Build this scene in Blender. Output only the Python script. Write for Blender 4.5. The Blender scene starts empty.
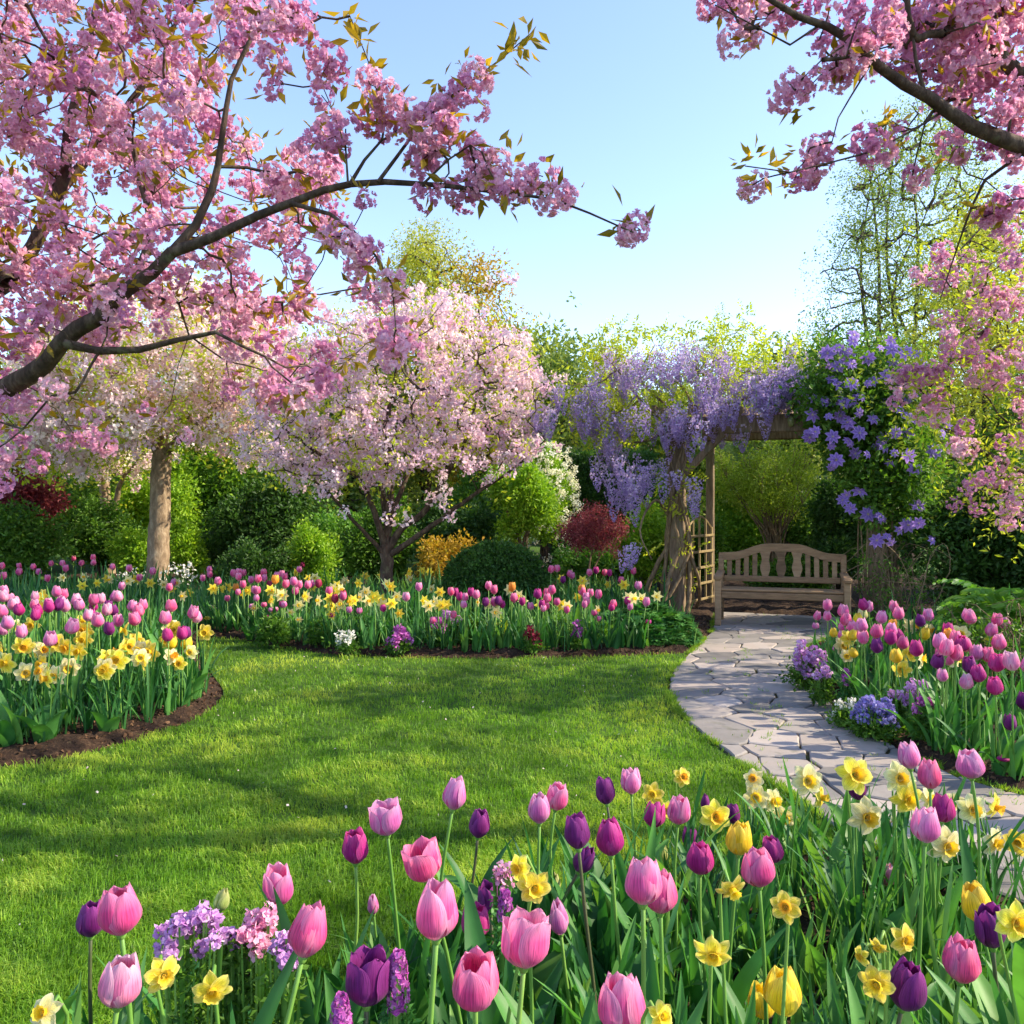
import bpy, math, random
import numpy as np
from mathutils import Vector, Matrix, Quaternion
R = math.radians
rng = np.random.default_rng(11)
random.seed(11)
scene = bpy.context.scene
COL = scene.collection

# ------------------------------------------------------------------ camera, sky, sun, exposure
F, HY, CX, HC = 820.0, 505.0, 512.0, 1.30
cam_d = bpy.data.cameras.new('camera'); cam = bpy.data.objects.new('camera', cam_d); COL.objects.link(cam)
cam.location = (0, 0, HC); cam.rotation_euler = (R(90), 0, 0)
cam_d.sensor_width = 36; cam_d.lens = 36 * F / 1024; cam_d.shift_y = -7 / 1024
cam_d.clip_start = 0.05; cam_d.clip_end = 2000
scene.camera = cam
SUN_AZ, SUN_EL = R(90), R(36)          # azimuth from straight ahead towards the right
world = bpy.data.worlds.new('World'); scene.world = world; world.use_nodes = True
wn = world.node_tree; bg = wn.nodes['Background']
sky = wn.nodes.new('ShaderNodeTexSky'); sky.sky_type = 'NISHITA'; sky.sun_disc = False
sky.sun_elevation = SUN_EL; sky.sun_rotation = SUN_AZ
sky.air_density = 1.0; sky.dust_density = 0.45; sky.ozone_density = 2.2; sky.altitude = 0
tint = wn.nodes.new('ShaderNodeMix'); tint.data_type = 'RGBA'; tint.blend_type = 'MULTIPLY'; tint.inputs[0].default_value = 1; tint.inputs[7].default_value = (1.0, .93, .97, 1)
wn.links.new(sky.outputs[0], tint.inputs[6]); wn.links.new(tint.outputs[2], bg.inputs[0]); bg.inputs[1].default_value = 0.15
sun_d = bpy.data.lights.new('sun', 'SUN'); sun_d.energy = 3.3; sun_d.angle = R(0.5); sun_d.color = (1, 0.86, 0.66)
sun = bpy.data.objects.new('sun', sun_d); COL.objects.link(sun)
sdir = Vector((math.sin(SUN_AZ) * math.cos(SUN_EL), math.cos(SUN_AZ) * math.cos(SUN_EL), math.sin(SUN_EL)))
sun.rotation_euler = sdir.to_track_quat('Z', 'Y').to_euler(); sun.location = (14, 3, 10)
vs = scene.view_settings; scene.display_settings.display_device = 'sRGB'
vs.view_transform = 'Standard'; vs.look = 'None'; vs.gamma = 1; vs.exposure = 1.5
scene.cycles.max_bounces = 7; scene.cycles.diffuse_bounces = 4; scene.cycles.transmission_bounces = 4
scene.cycles.caustics_reflective = False; scene.cycles.caustics_refractive = False

# ------------------------------------------------------------------ helpers
def lin(h):
    c = [int(h[i:i + 2], 16) / 255 for i in (0, 2, 4)]
    return tuple(x / 12.92 if x <= .04045 else ((x + .055) / 1.055) ** 2.4 for x in c)
def P(px, py, Z): return np.array(((px - CX) * Z / F, Z, HC + (HY - py) * Z / F))
def G(px, py):
    Z = F * HC / (py - HY); return np.array(((px - CX) * Z / F, Z))
def inpoly(x, y, poly):
    poly = np.asarray(poly); c = np.zeros(len(x), bool); n = len(poly)
    for i in range(n):
        x1, y1 = poly[i]; x2, y2 = poly[(i + 1) % n]
        if y1 == y2: continue
        c ^= ((y1 > y) != (y2 > y)) & (x < (x2 - x1) * (y - y1) / (y2 - y1) + x1)
    return c
def unit(v): v = np.asarray(v, float); return v / (np.linalg.norm(v, axis=-1, keepdims=True) + 1e-12)
def rand_rot(n):
    q = unit(rng.normal(size=(n, 4))); w, x, y, z = q.T
    return np.stack([1 - 2 * (y * y + z * z), 2 * (x * y - w * z), 2 * (x * z + w * y), 2 * (x * y + w * z), 1 - 2 * (x * x + z * z),
                     2 * (y * z - w * x), 2 * (x * z - w * y), 2 * (y * z + w * x), 1 - 2 * (x * x + y * y)], -1).reshape(n, 3, 3)
def yaw_rot(a, tilt=0.0):
    """rotation by a about z with a random lean of about tilt"""
    n = len(a); ca, sa = np.cos(a), np.sin(a); z = np.zeros(n); o = np.ones(n)
    Rz = np.stack([ca, -sa, z, sa, ca, z, z, z, o], -1).reshape(n, 3, 3)
    t = rng.normal(0, 1, n) * tilt; ct, st = np.cos(t), np.sin(t)
    Rx = np.stack([o, z, z, z, ct, -st, z, st, ct], -1).reshape(n, 3, 3)
    return Rz @ Rx

class MB:
    def __init__(s): s.V = []; s.n = 0; s.Q = []; s.T = []; s.qv = []; s.tv = []; s.qm = []; s.tm = []; s.uv = False; s.U = []
    def add(s, v, q=None, t=None, val=0.5, mat=0, uv=None):
        v = np.asarray(v, float).reshape(-1, 3)
        s.U.append(np.zeros((len(v), 2)) if uv is None else np.asarray(uv, float).reshape(-1, 2)); s.uv |= uv is not None
        if q is not None and len(q):
            q = np.asarray(q, int).reshape(-1, 4) + s.n; s.Q.append(q); s.qv.append(np.broadcast_to(val, (len(q),))); s.qm.append(np.full(len(q), mat))
        if t is not None and len(t):
            t = np.asarray(t, int).reshape(-1, 3) + s.n; s.T.append(t); s.tv.append(np.broadcast_to(val, (len(t),))); s.tm.append(np.full(len(t), mat))
        s.V.append(v); s.n += len(v)
    def mesh(s, name, mats, smooth=False):
        me = bpy.data.meshes.new(name)
        V = np.concatenate(s.V) if s.V else np.zeros((0, 3))
        Q = np.concatenate(s.Q) if s.Q else np.zeros((0, 4), int); T = np.concatenate(s.T) if s.T else np.zeros((0, 3), int)
        me.vertices.add(len(V)); me.vertices.foreach_set('co', V.astype(np.float32).ravel())
        li = np.concatenate([Q.ravel(), T.ravel()]).astype(np.int32)
        me.loops.add(len(li)); me.loops.foreach_set('vertex_index', li)
        st = np.concatenate([np.arange(len(Q)) * 4, len(Q) * 4 + np.arange(len(T)) * 3]).astype(np.int32)
        me.polygons.add(len(st)); me.polygons.foreach_set('loop_start', st)
        me.update(calc_edges=True)
        val = np.concatenate(s.qv + s.tv) if s.qv or s.tv else np.zeros(0)
        a = me.attributes.new('v', 'FLOAT', 'FACE'); a.data.foreach_set('value', val.astype(np.float32))
        mi = np.concatenate(s.qm + s.tm).astype(np.int32); me.polygons.foreach_set('material_index', mi)
        me.polygons.foreach_set('use_smooth', np.full(len(st), smooth))
        if s.uv:
            U = np.concatenate(s.U)[li]; l = me.uv_layers.new(name='UVMap'); l.data.foreach_set('uv', U.astype(np.float32).ravel())
        for m in (mats if isinstance(mats, (list, tuple)) else [mats]): me.materials.append(m)
        me.update()
        return me
    def build(s, name, mats, parent=None, smooth=False): return obj(name, s.mesh(name, mats, smooth), parent)

def obj(name, data, parent=None, loc=None, rot=None, scale=None):
    o = bpy.data.objects.new(name, data); COL.objects.link(o)
    if parent is not None: o.parent = parent
    if loc is not None: o.location = tuple(loc)
    if rot is not None:
        if isinstance(rot, Quaternion): o.rotation_mode = 'QUATERNION'; o.rotation_quaternion = rot
        else: o.rotation_euler = rot
    if scale is not None: o.scale = (scale,) * 3 if np.isscalar(scale) else scale
    return o
def tag(o, label, cat, group=None):
    o['label'] = label; o['category'] = cat
    if group: o['group'] = group
    return o
def thing(name, label, cat, loc=(0, 0, 0), group=None, rz=0):
    return tag(obj(name, None, None, loc, (0, 0, rz)), label, cat, group)
def struct(o): o['kind'] = 'structure'; return o
def stuff(o, label=None):
    o['kind'] = 'stuff'
    if label: o['label'] = label; o['category'] = 'plants'
    return o

def box(mb, c, size, ax=None, mat=0, val=.5, bev=0.0):
    """box centred at c; ax = 3x3 rows of axes; a chamfer along its long edges when bev > 0"""
    sx, sy, sz = [x / 2 for x in size]; ax = np.eye(3) if ax is None else np.asarray(ax)
    if bev <= 0:
        v = np.array([(x, y, z) for z in (-sz, sz) for x, y in ((-sx, -sy), (sx, -sy), (sx, sy), (-sx, sy))])
        q = [(3, 2, 1, 0), (4, 5, 6, 7), (0, 1, 5, 4), (1, 2, 6, 5), (2, 3, 7, 6), (3, 0, 4, 7)]
        mb.add(v @ ax + np.asarray(c), q, val=val, mat=mat); return
    b = bev
    ring = lambda i: [(-sx + i, -sy + b + i * 0), (-sx + b, -sy + i), (sx - b, -sy + i), (sx - i, -sy + b), (sx - i, sy - b), (sx - b, sy - i), (-sx + b, sy - i), (-sx + i, sy - b)]
    v = [(x, y, z) for z, i in ((-sz, b * .7), (-sz + b, 0), (sz - b, 0), (sz, b * .7)) for x, y in ring(i)]
    q = [(k * 8 + j, k * 8 + (j + 1) % 8, k * 8 + 8 + (j + 1) % 8, k * 8 + 8 + j) for k in range(3) for j in range(8)]
    q += [(24, 25, 26, 27), (24, 27, 28, 31), (31, 28, 29, 30), (3, 2, 1, 0), (7, 4, 3, 0), (6, 5, 4, 7)]
    mb.add(np.array(v) @ ax + np.asarray(c), q, val=val, mat=mat)
def beam(mb, a, b, w, h, up=(0, 0, 1), mat=0, bev=.008, val=.5):
    a = np.asarray(a, float); b = np.asarray(b, float); z = unit(b - a); x = unit(np.cross(np.asarray(up, float), z) if abs(np.dot(unit(up), z)) < .99 else np.cross((0, 1, 0), z)); y = np.cross(z, x)
    box(mb, (a + b) / 2, (w, h, np.linalg.norm(b - a)), np.array([x, y, z]), mat, val, bev)
def smooth_path(pts, step=.08, jit=0.0):
    pts = np.asarray(pts, float); n = len(pts)
    if n < 3: ext = pts
    out = []
    p = np.vstack([2 * pts[0] - pts[1], pts, 2 * pts[-1] - pts[-2]])
    for i in range(n - 1):
        p0, p1, p2, p3 = p[i:i + 4]; k = max(1, int(np.linalg.norm(p2 - p1) / step))
        for t in np.arange(k) / k:
            out.append(.5 * (2 * p1 + (p2 - p0) * t + (2 * p0 - 5 * p1 + 4 * p2 - p3) * t * t + (3 * p1 - p0 - 3 * p2 + p3) * t ** 3))
    out.append(pts[-1]); out = np.array(out)
    if jit: out[1:-1] += rng.normal(0, jit, out[1:-1].shape)
    return out
def tube(mb, pts, rad, k=6, mat=0, val=.5, cap=True):
    pts = np.asarray(pts, float); n = len(pts); rad = np.broadcast_to(rad, (n,))
    d = np.gradient(pts, axis=0); d = unit(d)
    a = np.cross(d[0], (0, 0, 1) if abs(d[0][2]) < .9 else (1, 0, 0)); X = np.zeros((n, 3)); X[0] = unit(a)
    for i in range(1, n): X[i] = unit(X[i - 1] - np.dot(X[i - 1], d[i]) * d[i])
    Y = np.cross(d, X); an = np.arange(k) * 2 * np.pi / k
    v = pts[:, None] + rad[:, None, None] * (np.cos(an)[None, :, None] * X[:, None] + np.sin(an)[None, :, None] * Y[:, None])
    i, j = np.meshgrid(np.arange(n - 1), np.arange(k), indexing='ij'); j2 = (j + 1) % k
    q = np.stack([i * k + j, i * k + j2, (i + 1) * k + j2, (i + 1) * k + j], -1).reshape(-1, 4)
    v = v.reshape(-1, 3); t = None
    if cap:
        v = np.vstack([v, pts[-1:] + d[-1:] * rad[-1] * .6]); t = [((n - 1) * k + a_, (n - 1) * k + (a_ + 1) % k, n * k) for a_ in range(k)]
    mb.add(v, q, t, val, mat)
def grid_faces(nv, nu):
    i, j = np.meshgrid(np.arange(nv), np.arange(nu), indexing='ij')
    return np.stack([i * (nu + 1) + j, i * (nu + 1) + j + 1, (i + 1) * (nu + 1) + j + 1, (i + 1) * (nu + 1) + j], -1).reshape(-1, 4)

def cloud(mb, tmpls, pos, scale, rot=None, mat=0, vlo=0., vhi=1., spread=.35, base=None):
    """put one of the templates (quads [k,4,3], value per quad) at each position"""
    pos = np.asarray(pos); n = len(pos)
    if n == 0: return
    scale = np.broadcast_to(scale, (n,)); rot = rand_rot(n) if rot is None else rot
    which = rng.integers(0, len(tmpls), n); base = rng.random(n) if base is None else base
    for k, (tq, tv) in enumerate(tmpls):
        ix = np.where(which == k)[0]
        if not len(ix): continue
        m = len(tq); v = tq.reshape(-1, 3)
        W = np.einsum('nij,mj->nmi', rot[ix], v) * scale[ix][:, None, None] + pos[ix][:, None, :]
        val = np.clip(base[ix][:, None] * (1 - spread) + tv[None] * spread, 0, 1) * (vhi - vlo) + vlo
        mb.add(W.reshape(-1, 3), np.arange(len(ix) * m * 4).reshape(-1, 4), val=val.ravel(), mat=mat)

def leaf_quads(dirs, origin, L, W, fold=.25):
    """diamond leaves, one quad each, from origin along dirs"""
    n = len(dirs); d = unit(dirs); s = unit(np.cross(d, rng.normal(size=(n, 3)))); nn = np.cross(s, d)
    L = np.broadcast_to(L, (n,))[:, None]; W = np.broadcast_to(W, (n,))[:, None]
    a = origin; c = origin + d * L; m = origin + d * L * .45
    return np.stack([a, m + s * W / 2 + nn * W * fold, c, m - s * W / 2 + nn * W * fold], 1)
def sprig(n=7, L=.06, W=.035, r=.06, up=.3):
    o = rng.normal(size=(n, 3)) * r * .6; d = unit(o + rng.normal(size=(n, 3)) * r * .5 + np.array((0, 0, up * r)))
    return leaf_quads(d, o, L * rng.uniform(.7, 1.2, n), W * rng.uniform(.8, 1.1, n)), rng.random(n)
def pompom(nf=11, petals=9, r=.06, fr=.019):
    """a double cherry blossom cluster"""
    Q = []; Vv = []
    dirs = unit(rng.normal(size=(nf, 3)) + np.array((0, 0, -.15)))
    for d in dirs:
        c = d * r * rng.uniform(.55, .85); h = unit(np.cross(d, rng.normal(size=3))); g = np.cross(d, h); fv = rng.random()
        for p in range(petals):
            a = p * 2.4 + rng.uniform(-.3, .3); lay = p / petals; tilt = .15 + .9 * lay
            rad = np.cos(a) * h + np.sin(a) * g; out = unit(rad * math.cos(tilt) + d * math.sin(tilt)); s = np.cross(d, rad)
            ll = fr * rng.uniform(.85, 1.15) * (1 - .25 * lay); w = fr * .5
            b = c + d * .002
            Q.append([b - s * w * .35, b + s * w * .35, b + out * ll + s * w * .8 + d * ll * .12, b + out * ll - s * w * .8 + d * ll * .12]); Vv.append(.35 * fv + .65 * rng.random())
    return np.array(Q), np.array(Vv)
def simple_blossoms(n=22, r=.07, s=.03):
    o = unit(rng.normal(size=(n, 3))) * r * rng.uniform(.3, 1, (n, 1)); d = unit(o + rng.normal(size=(n, 3)) * r)
    a = unit(np.cross(d, rng.normal(size=(n, 3)))); b = np.cross(d, a); ss = s * rng.uniform(.6, 1.1, (n, 1)) / 2
    return np.stack([o - a * ss - b * ss * .6, o + a * ss * .6 - b * ss, o + a * ss + b * ss * .6, o - a * ss * .6 + b * ss], 1), rng.random(n)

def grow(mb, limbs, targets, rtip=.0035, alpha=.35, expo=.42, sag=.0, mat=0, kmin=4):
    """limbs: (points, r0, r1); each target is joined to the wood by its own twig; twig thickness follows what it carries"""
    pos, plen, par = [], [], []
    for pts, r0, r1 in limbs:
        sp = smooth_path(pts, .09 if r0 < .2 else .15, min(r1 * .35, .008)); r = r0 + (r1 - r0) * np.linspace(0, 1, len(sp)) ** .8
        tube(mb, sp, r, 10 if r0 > .03 else 6, mat, rng.random())
        ln = np.concatenate([[0], np.cumsum(np.linalg.norm(np.diff(sp, axis=0), axis=1))])
        for p, l in zip(sp[1:], ln[1:]): pos.append(p); plen.append(l * .3); par.append(-1)
    if len(targets) == 0: return
    targets = np.asarray(targets); M = len(targets); cap = len(pos) + 3 * M
    A = np.zeros((cap, 3)); A[:len(pos)] = pos; PL = np.zeros(cap); PL[:len(pos)] = plen; par = par + [-1] * (cap - len(pos)); n = len(pos)
    best = np.full(M, 1e9); bn = np.zeros(M, int); done = np.zeros(M, bool)
    for i in range(n):
        c = np.linalg.norm(targets - A[i], axis=1) + alpha * PL[i]; m = c < best; best[m] = c[m]; bn[m] = i
    links = []
    for _ in range(M):
        i = int(np.argmin(np.where(done, 1e9, best))); done[i] = True; b = bn[i]; p0 = A[b]; p1 = targets[i]; d = np.linalg.norm(p1 - p0)
        prev = b; ids = [b]
        for t in (.35, .7, 1):
            q = p0 + (p1 - p0) * t + (rng.normal(size=3) * d * .06 + np.array((0, 0, sag * d * t * (1 - t) * 4)) if t < 1 else 0)
            A[n] = q; PL[n] = PL[prev] + np.linalg.norm(q - A[prev]); par[n] = prev; prev = n; ids.append(n)
            c = np.linalg.norm(targets - q, axis=1) + alpha * PL[n]; m = (c < best) & ~done; best[m] = c[m]; bn[m] = n; n += 1
        links.append(ids)
    cnt = np.zeros(cap)
    for ids in links: cnt[ids[-1]] += 1
    for k in range(n - 1, -1, -1):
        if par[k] >= 0: cnt[par[k]] += cnt[k]
    for ids in links:
        r = rtip * np.maximum(cnt[ids[1:]], 1) ** expo; r = np.concatenate([[r[0] * 1.15], r])
        tube(mb, A[ids], r, kmin if r[0] < .012 else 6, mat, rng.random(), cap=False)

# ------------------------------------------------------------------ materials
def newmat(name):
    m = bpy.data.materials.new(name); m.use_nodes = True; nt = m.node_tree; nt.nodes.clear()
    out = nt.nodes.new('ShaderNodeOutputMaterial'); return m, nt, out
def N(nt, t, **kw):
    n = nt.nodes.new(t)
    for k, v in kw.items():
        if k[0] == '_': setattr(n, k[1:], v)
        else: n.inputs[k.replace('__', ' ')].default_value = v
    return n
def ramp(nt, cols, pos=None):
    n = nt.nodes.new('ShaderNodeValToRGB'); e = n.color_ramp.elements; k = len(cols); pos = pos or [i / max(1, k - 1) for i in range(k)]
    while len(e) < k: e.new(.5)
    for i, c in enumerate(cols): e[i].position = pos[i]; e[i].color = (*(lin(c) if isinstance(c, str) else c), 1)
    return n
def leafmat(name, cols, tr=.4, rough=.5, tint=(1.0, 1.0, .45), tgain=1.3, spec=.35, noise=None):
    m, nt, out = newmat(name); at = N(nt, 'ShaderNodeAttribute', _attribute_name='v'); rp = ramp(nt, cols); nt.links.new(at.outputs['Fac'], rp.inputs[0])
    col = rp.outputs[0]
    if noise:
        tc = N(nt, 'ShaderNodeTexCoord'); ns = N(nt, 'ShaderNodeTexNoise', Scale=noise, Detail=3.); nt.links.new(tc.outputs['Object'], ns.inputs['Vector'])
        mr = N(nt, 'ShaderNodeMapRange'); mr.inputs[1].default_value = .3; mr.inputs[2].default_value = .7; mr.inputs[3].default_value = .72; mr.inputs[4].default_value = 1.25
        nt.links.new(ns.outputs[0], mr.inputs[0]); mx = N(nt, 'ShaderNodeMix', _data_type='RGBA', _blend_type='MULTIPLY'); mx.inputs[0].default_value = 1
        nt.links.new(col, mx.inputs[6]); nt.links.new(mr.outputs[0], mx.inputs[7]); col = mx.outputs[2]
    pb = N(nt, 'ShaderNodeBsdfPrincipled', Roughness=rough); pb.inputs['Specular IOR Level'].default_value = spec; nt.links.new(col, pb.inputs['Base Color'])
    tl = N(nt, 'ShaderNodeBsdfTranslucent'); tm = N(nt, 'ShaderNodeMix', _data_type='RGBA', _blend_type='MULTIPLY'); tm.inputs[0].default_value = 1
    nt.links.new(col, tm.inputs[6]); tm.inputs[7].default_value = (*[x * tgain for x in tint], 1); nt.links.new(tm.outputs[2], tl.inputs[0])
    ms = N(nt, 'ShaderNodeMixShader'); ms.inputs[0].default_value = tr
    nt.links.new(pb.outputs[0], ms.inputs[1]); nt.links.new(tl.outputs[0], ms.inputs[2]); nt.links.new(ms.outputs[0], out.inputs[0]); return m
def petalmat(name, base, mid, edge, streak=None, tr=.4, sat=1.):
    """petal: colour runs along the petal (uv.y) with paler margins (uv.x) and fine lengthwise veins"""
    m, nt, out = newmat(name); uv = N(nt, 'ShaderNodeUVMap'); sp = N(nt, 'ShaderNodeSeparateXYZ'); nt.links.new(uv.outputs[0], sp.inputs[0])
    rp = ramp(nt, [base, mid, mid, edge], [0, .22, .62, 1]); nt.links.new(sp.outputs[1], rp.inputs[0])
    ab = N(nt, 'ShaderNodeMath', _operation='ABSOLUTE'); s2 = N(nt, 'ShaderNodeMath', _operation='SUBTRACT'); s2.inputs[1].default_value = .5
    nt.links.new(sp.outputs[0], s2.inputs[0]); nt.links.new(s2.outputs[0], ab.inputs[0])
    er = ramp(nt, [(0, 0, 0), (0.22, .22, .22), (.85, .85, .85)], [.08, .3, .5]); nt.links.new(ab.outputs[0], er.inputs[0])
    mp = N(nt, 'ShaderNodeMapping'); mp.inputs['Scale'].default_value = (22, 1.6, 1); nt.links.new(uv.outputs[0], mp.inputs[0])
    ns = N(nt, 'ShaderNodeTexNoise', Scale=1.6, Detail=4.); nt.links.new(mp.outputs[0], ns.inputs['Vector'])
    oi = N(nt, 'ShaderNodeObjectInfo')
    m1 = N(nt, 'ShaderNodeMix', _data_type='RGBA'); nt.links.new(er.outputs[0], m1.inputs[0]); nt.links.new(rp.outputs[0], m1.inputs[6]); m1.inputs[7].default_value = (*lin(edge), 1)
    vr = N(nt, 'ShaderNodeMapRange'); vr.inputs[1].default_value = .3; vr.inputs[2].default_value = .7; vr.inputs[3].default_value = .6; vr.inputs[4].default_value = 1.22
    nt.links.new(ns.outputs[0], vr.inputs[0])
    m2 = N(nt, 'ShaderNodeMix', _data_type='RGBA', _blend_type='MULTIPLY'); m2.inputs[0].default_value = 1; nt.links.new(m1.outputs[2], m2.inputs[6]); nt.links.new(vr.outputs[0], m2.inputs[7])
    hs = N(nt, 'ShaderNodeHueSaturation'); hr = N(nt, 'ShaderNodeMapRange'); hr.inputs[3].default_value = .488; hr.inputs[4].default_value = .508; nt.links.new(oi.outputs['Random'], hr.inputs[0]); nt.links.new(hr.outputs[0], hs.inputs['Hue'])
    vr2 = N(nt, 'ShaderNodeMapRange'); vr2.inputs[3].default_value = .86; vr2.inputs[4].default_value = 1.1; nt.links.new(oi.outputs['Random'], vr2.inputs[0]); nt.links.new(vr2.outputs[0], hs.inputs['Value'])
    nt.links.new(m2.outputs[2], hs.inputs['Color'])
    pb = N(nt, 'ShaderNodeBsdfPrincipled', Roughness=.58); pb.inputs['Specular IOR Level'].default_value = .22; pb.inputs['Sheen Weight'].default_value = .1; nt.links.new(hs.outputs[0], pb.inputs['Base Color'])
    bp = N(nt, 'ShaderNodeBump', Strength=.5, Distance=.003); nt.links.new(ns.outputs[0], bp.inputs['Height']); nt.links.new(bp.outputs[0], pb.inputs['Normal'])
    tl = N(nt, 'ShaderNodeBsdfTranslucent'); nt.links.new(hs.outputs[0], tl.inputs[0])
    ms = N(nt, 'ShaderNodeMixShader'); ms.inputs[0].default_value = tr
    nt.links.new(pb.outputs[0], ms.inputs[1]); nt.links.new(tl.outputs[0], ms.inputs[2]); nt.links.new(ms.outputs[0], out.inputs[0]); return m
def roughmat(name, cols, scale=(20, 20, 20), bump=.5, dist=.01, rough=.85, coord='Object', detail=6., vmix=0., spots=None, pos=None):
    m, nt, out = newmat(name); tc = N(nt, 'ShaderNodeTexCoord'); mp = N(nt, 'ShaderNodeMapping'); mp.inputs['Scale'].default_value = scale; nt.links.new(tc.outputs[coord], mp.inputs[0])
    ns = N(nt, 'ShaderNodeTexNoise', Scale=1., Detail=detail, Roughness=.65); nt.links.new(mp.outputs[0], ns.inputs['Vector'])
    fac = ns.outputs[0]
    if vmix:
        at = N(nt, 'ShaderNodeAttribute', _attribute_name='v'); mm = N(nt, 'ShaderNodeMix'); mm.inputs[0].default_value = vmix; nt.links.new(fac, mm.inputs[2]); nt.links.new(at.outputs['Fac'], mm.inputs[3]); fac = mm.outputs[0]
    rp = ramp(nt, cols, pos or [.25 + .5 * i / (len(cols) - 1) for i in range(len(cols))]); nt.links.new(fac, rp.inputs[0]); col = rp.outputs[0]
    if spots:
        n2 = N(nt, 'ShaderNodeTexNoise', Scale=spots[1], Detail=4.); nt.links.new(tc.outputs[coord], n2.inputs['Vector']); r2 = ramp(nt, [(0, 0, 0), (1, 1, 1)], [spots[2], spots[2] + .14]); nt.links.new(n2.outputs[0], r2.inputs[0])
        mx = N(nt, 'ShaderNodeMix', _data_type='RGBA'); nt.links.new(r2.outputs[0], mx.inputs[0]); nt.links.new(col, mx.inputs[6]); mx.inputs[7].default_value = (*lin(spots[0]), 1); col = mx.outputs[2]
    pb = N(nt, 'ShaderNodeBsdfPrincipled', Roughness=rough); pb.inputs['Specular IOR Level'].default_value = .25; nt.links.new(col, pb.inputs['Base Color'])
    bp = N(nt, 'ShaderNodeBump', Strength=bump, Distance=dist); nt.links.new(ns.outputs[0], bp.inputs['Height']); nt.links.new(bp.outputs[0], pb.inputs['Normal'])
    nt.links.new(pb.outputs[0], out.inputs[0]); return m

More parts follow.
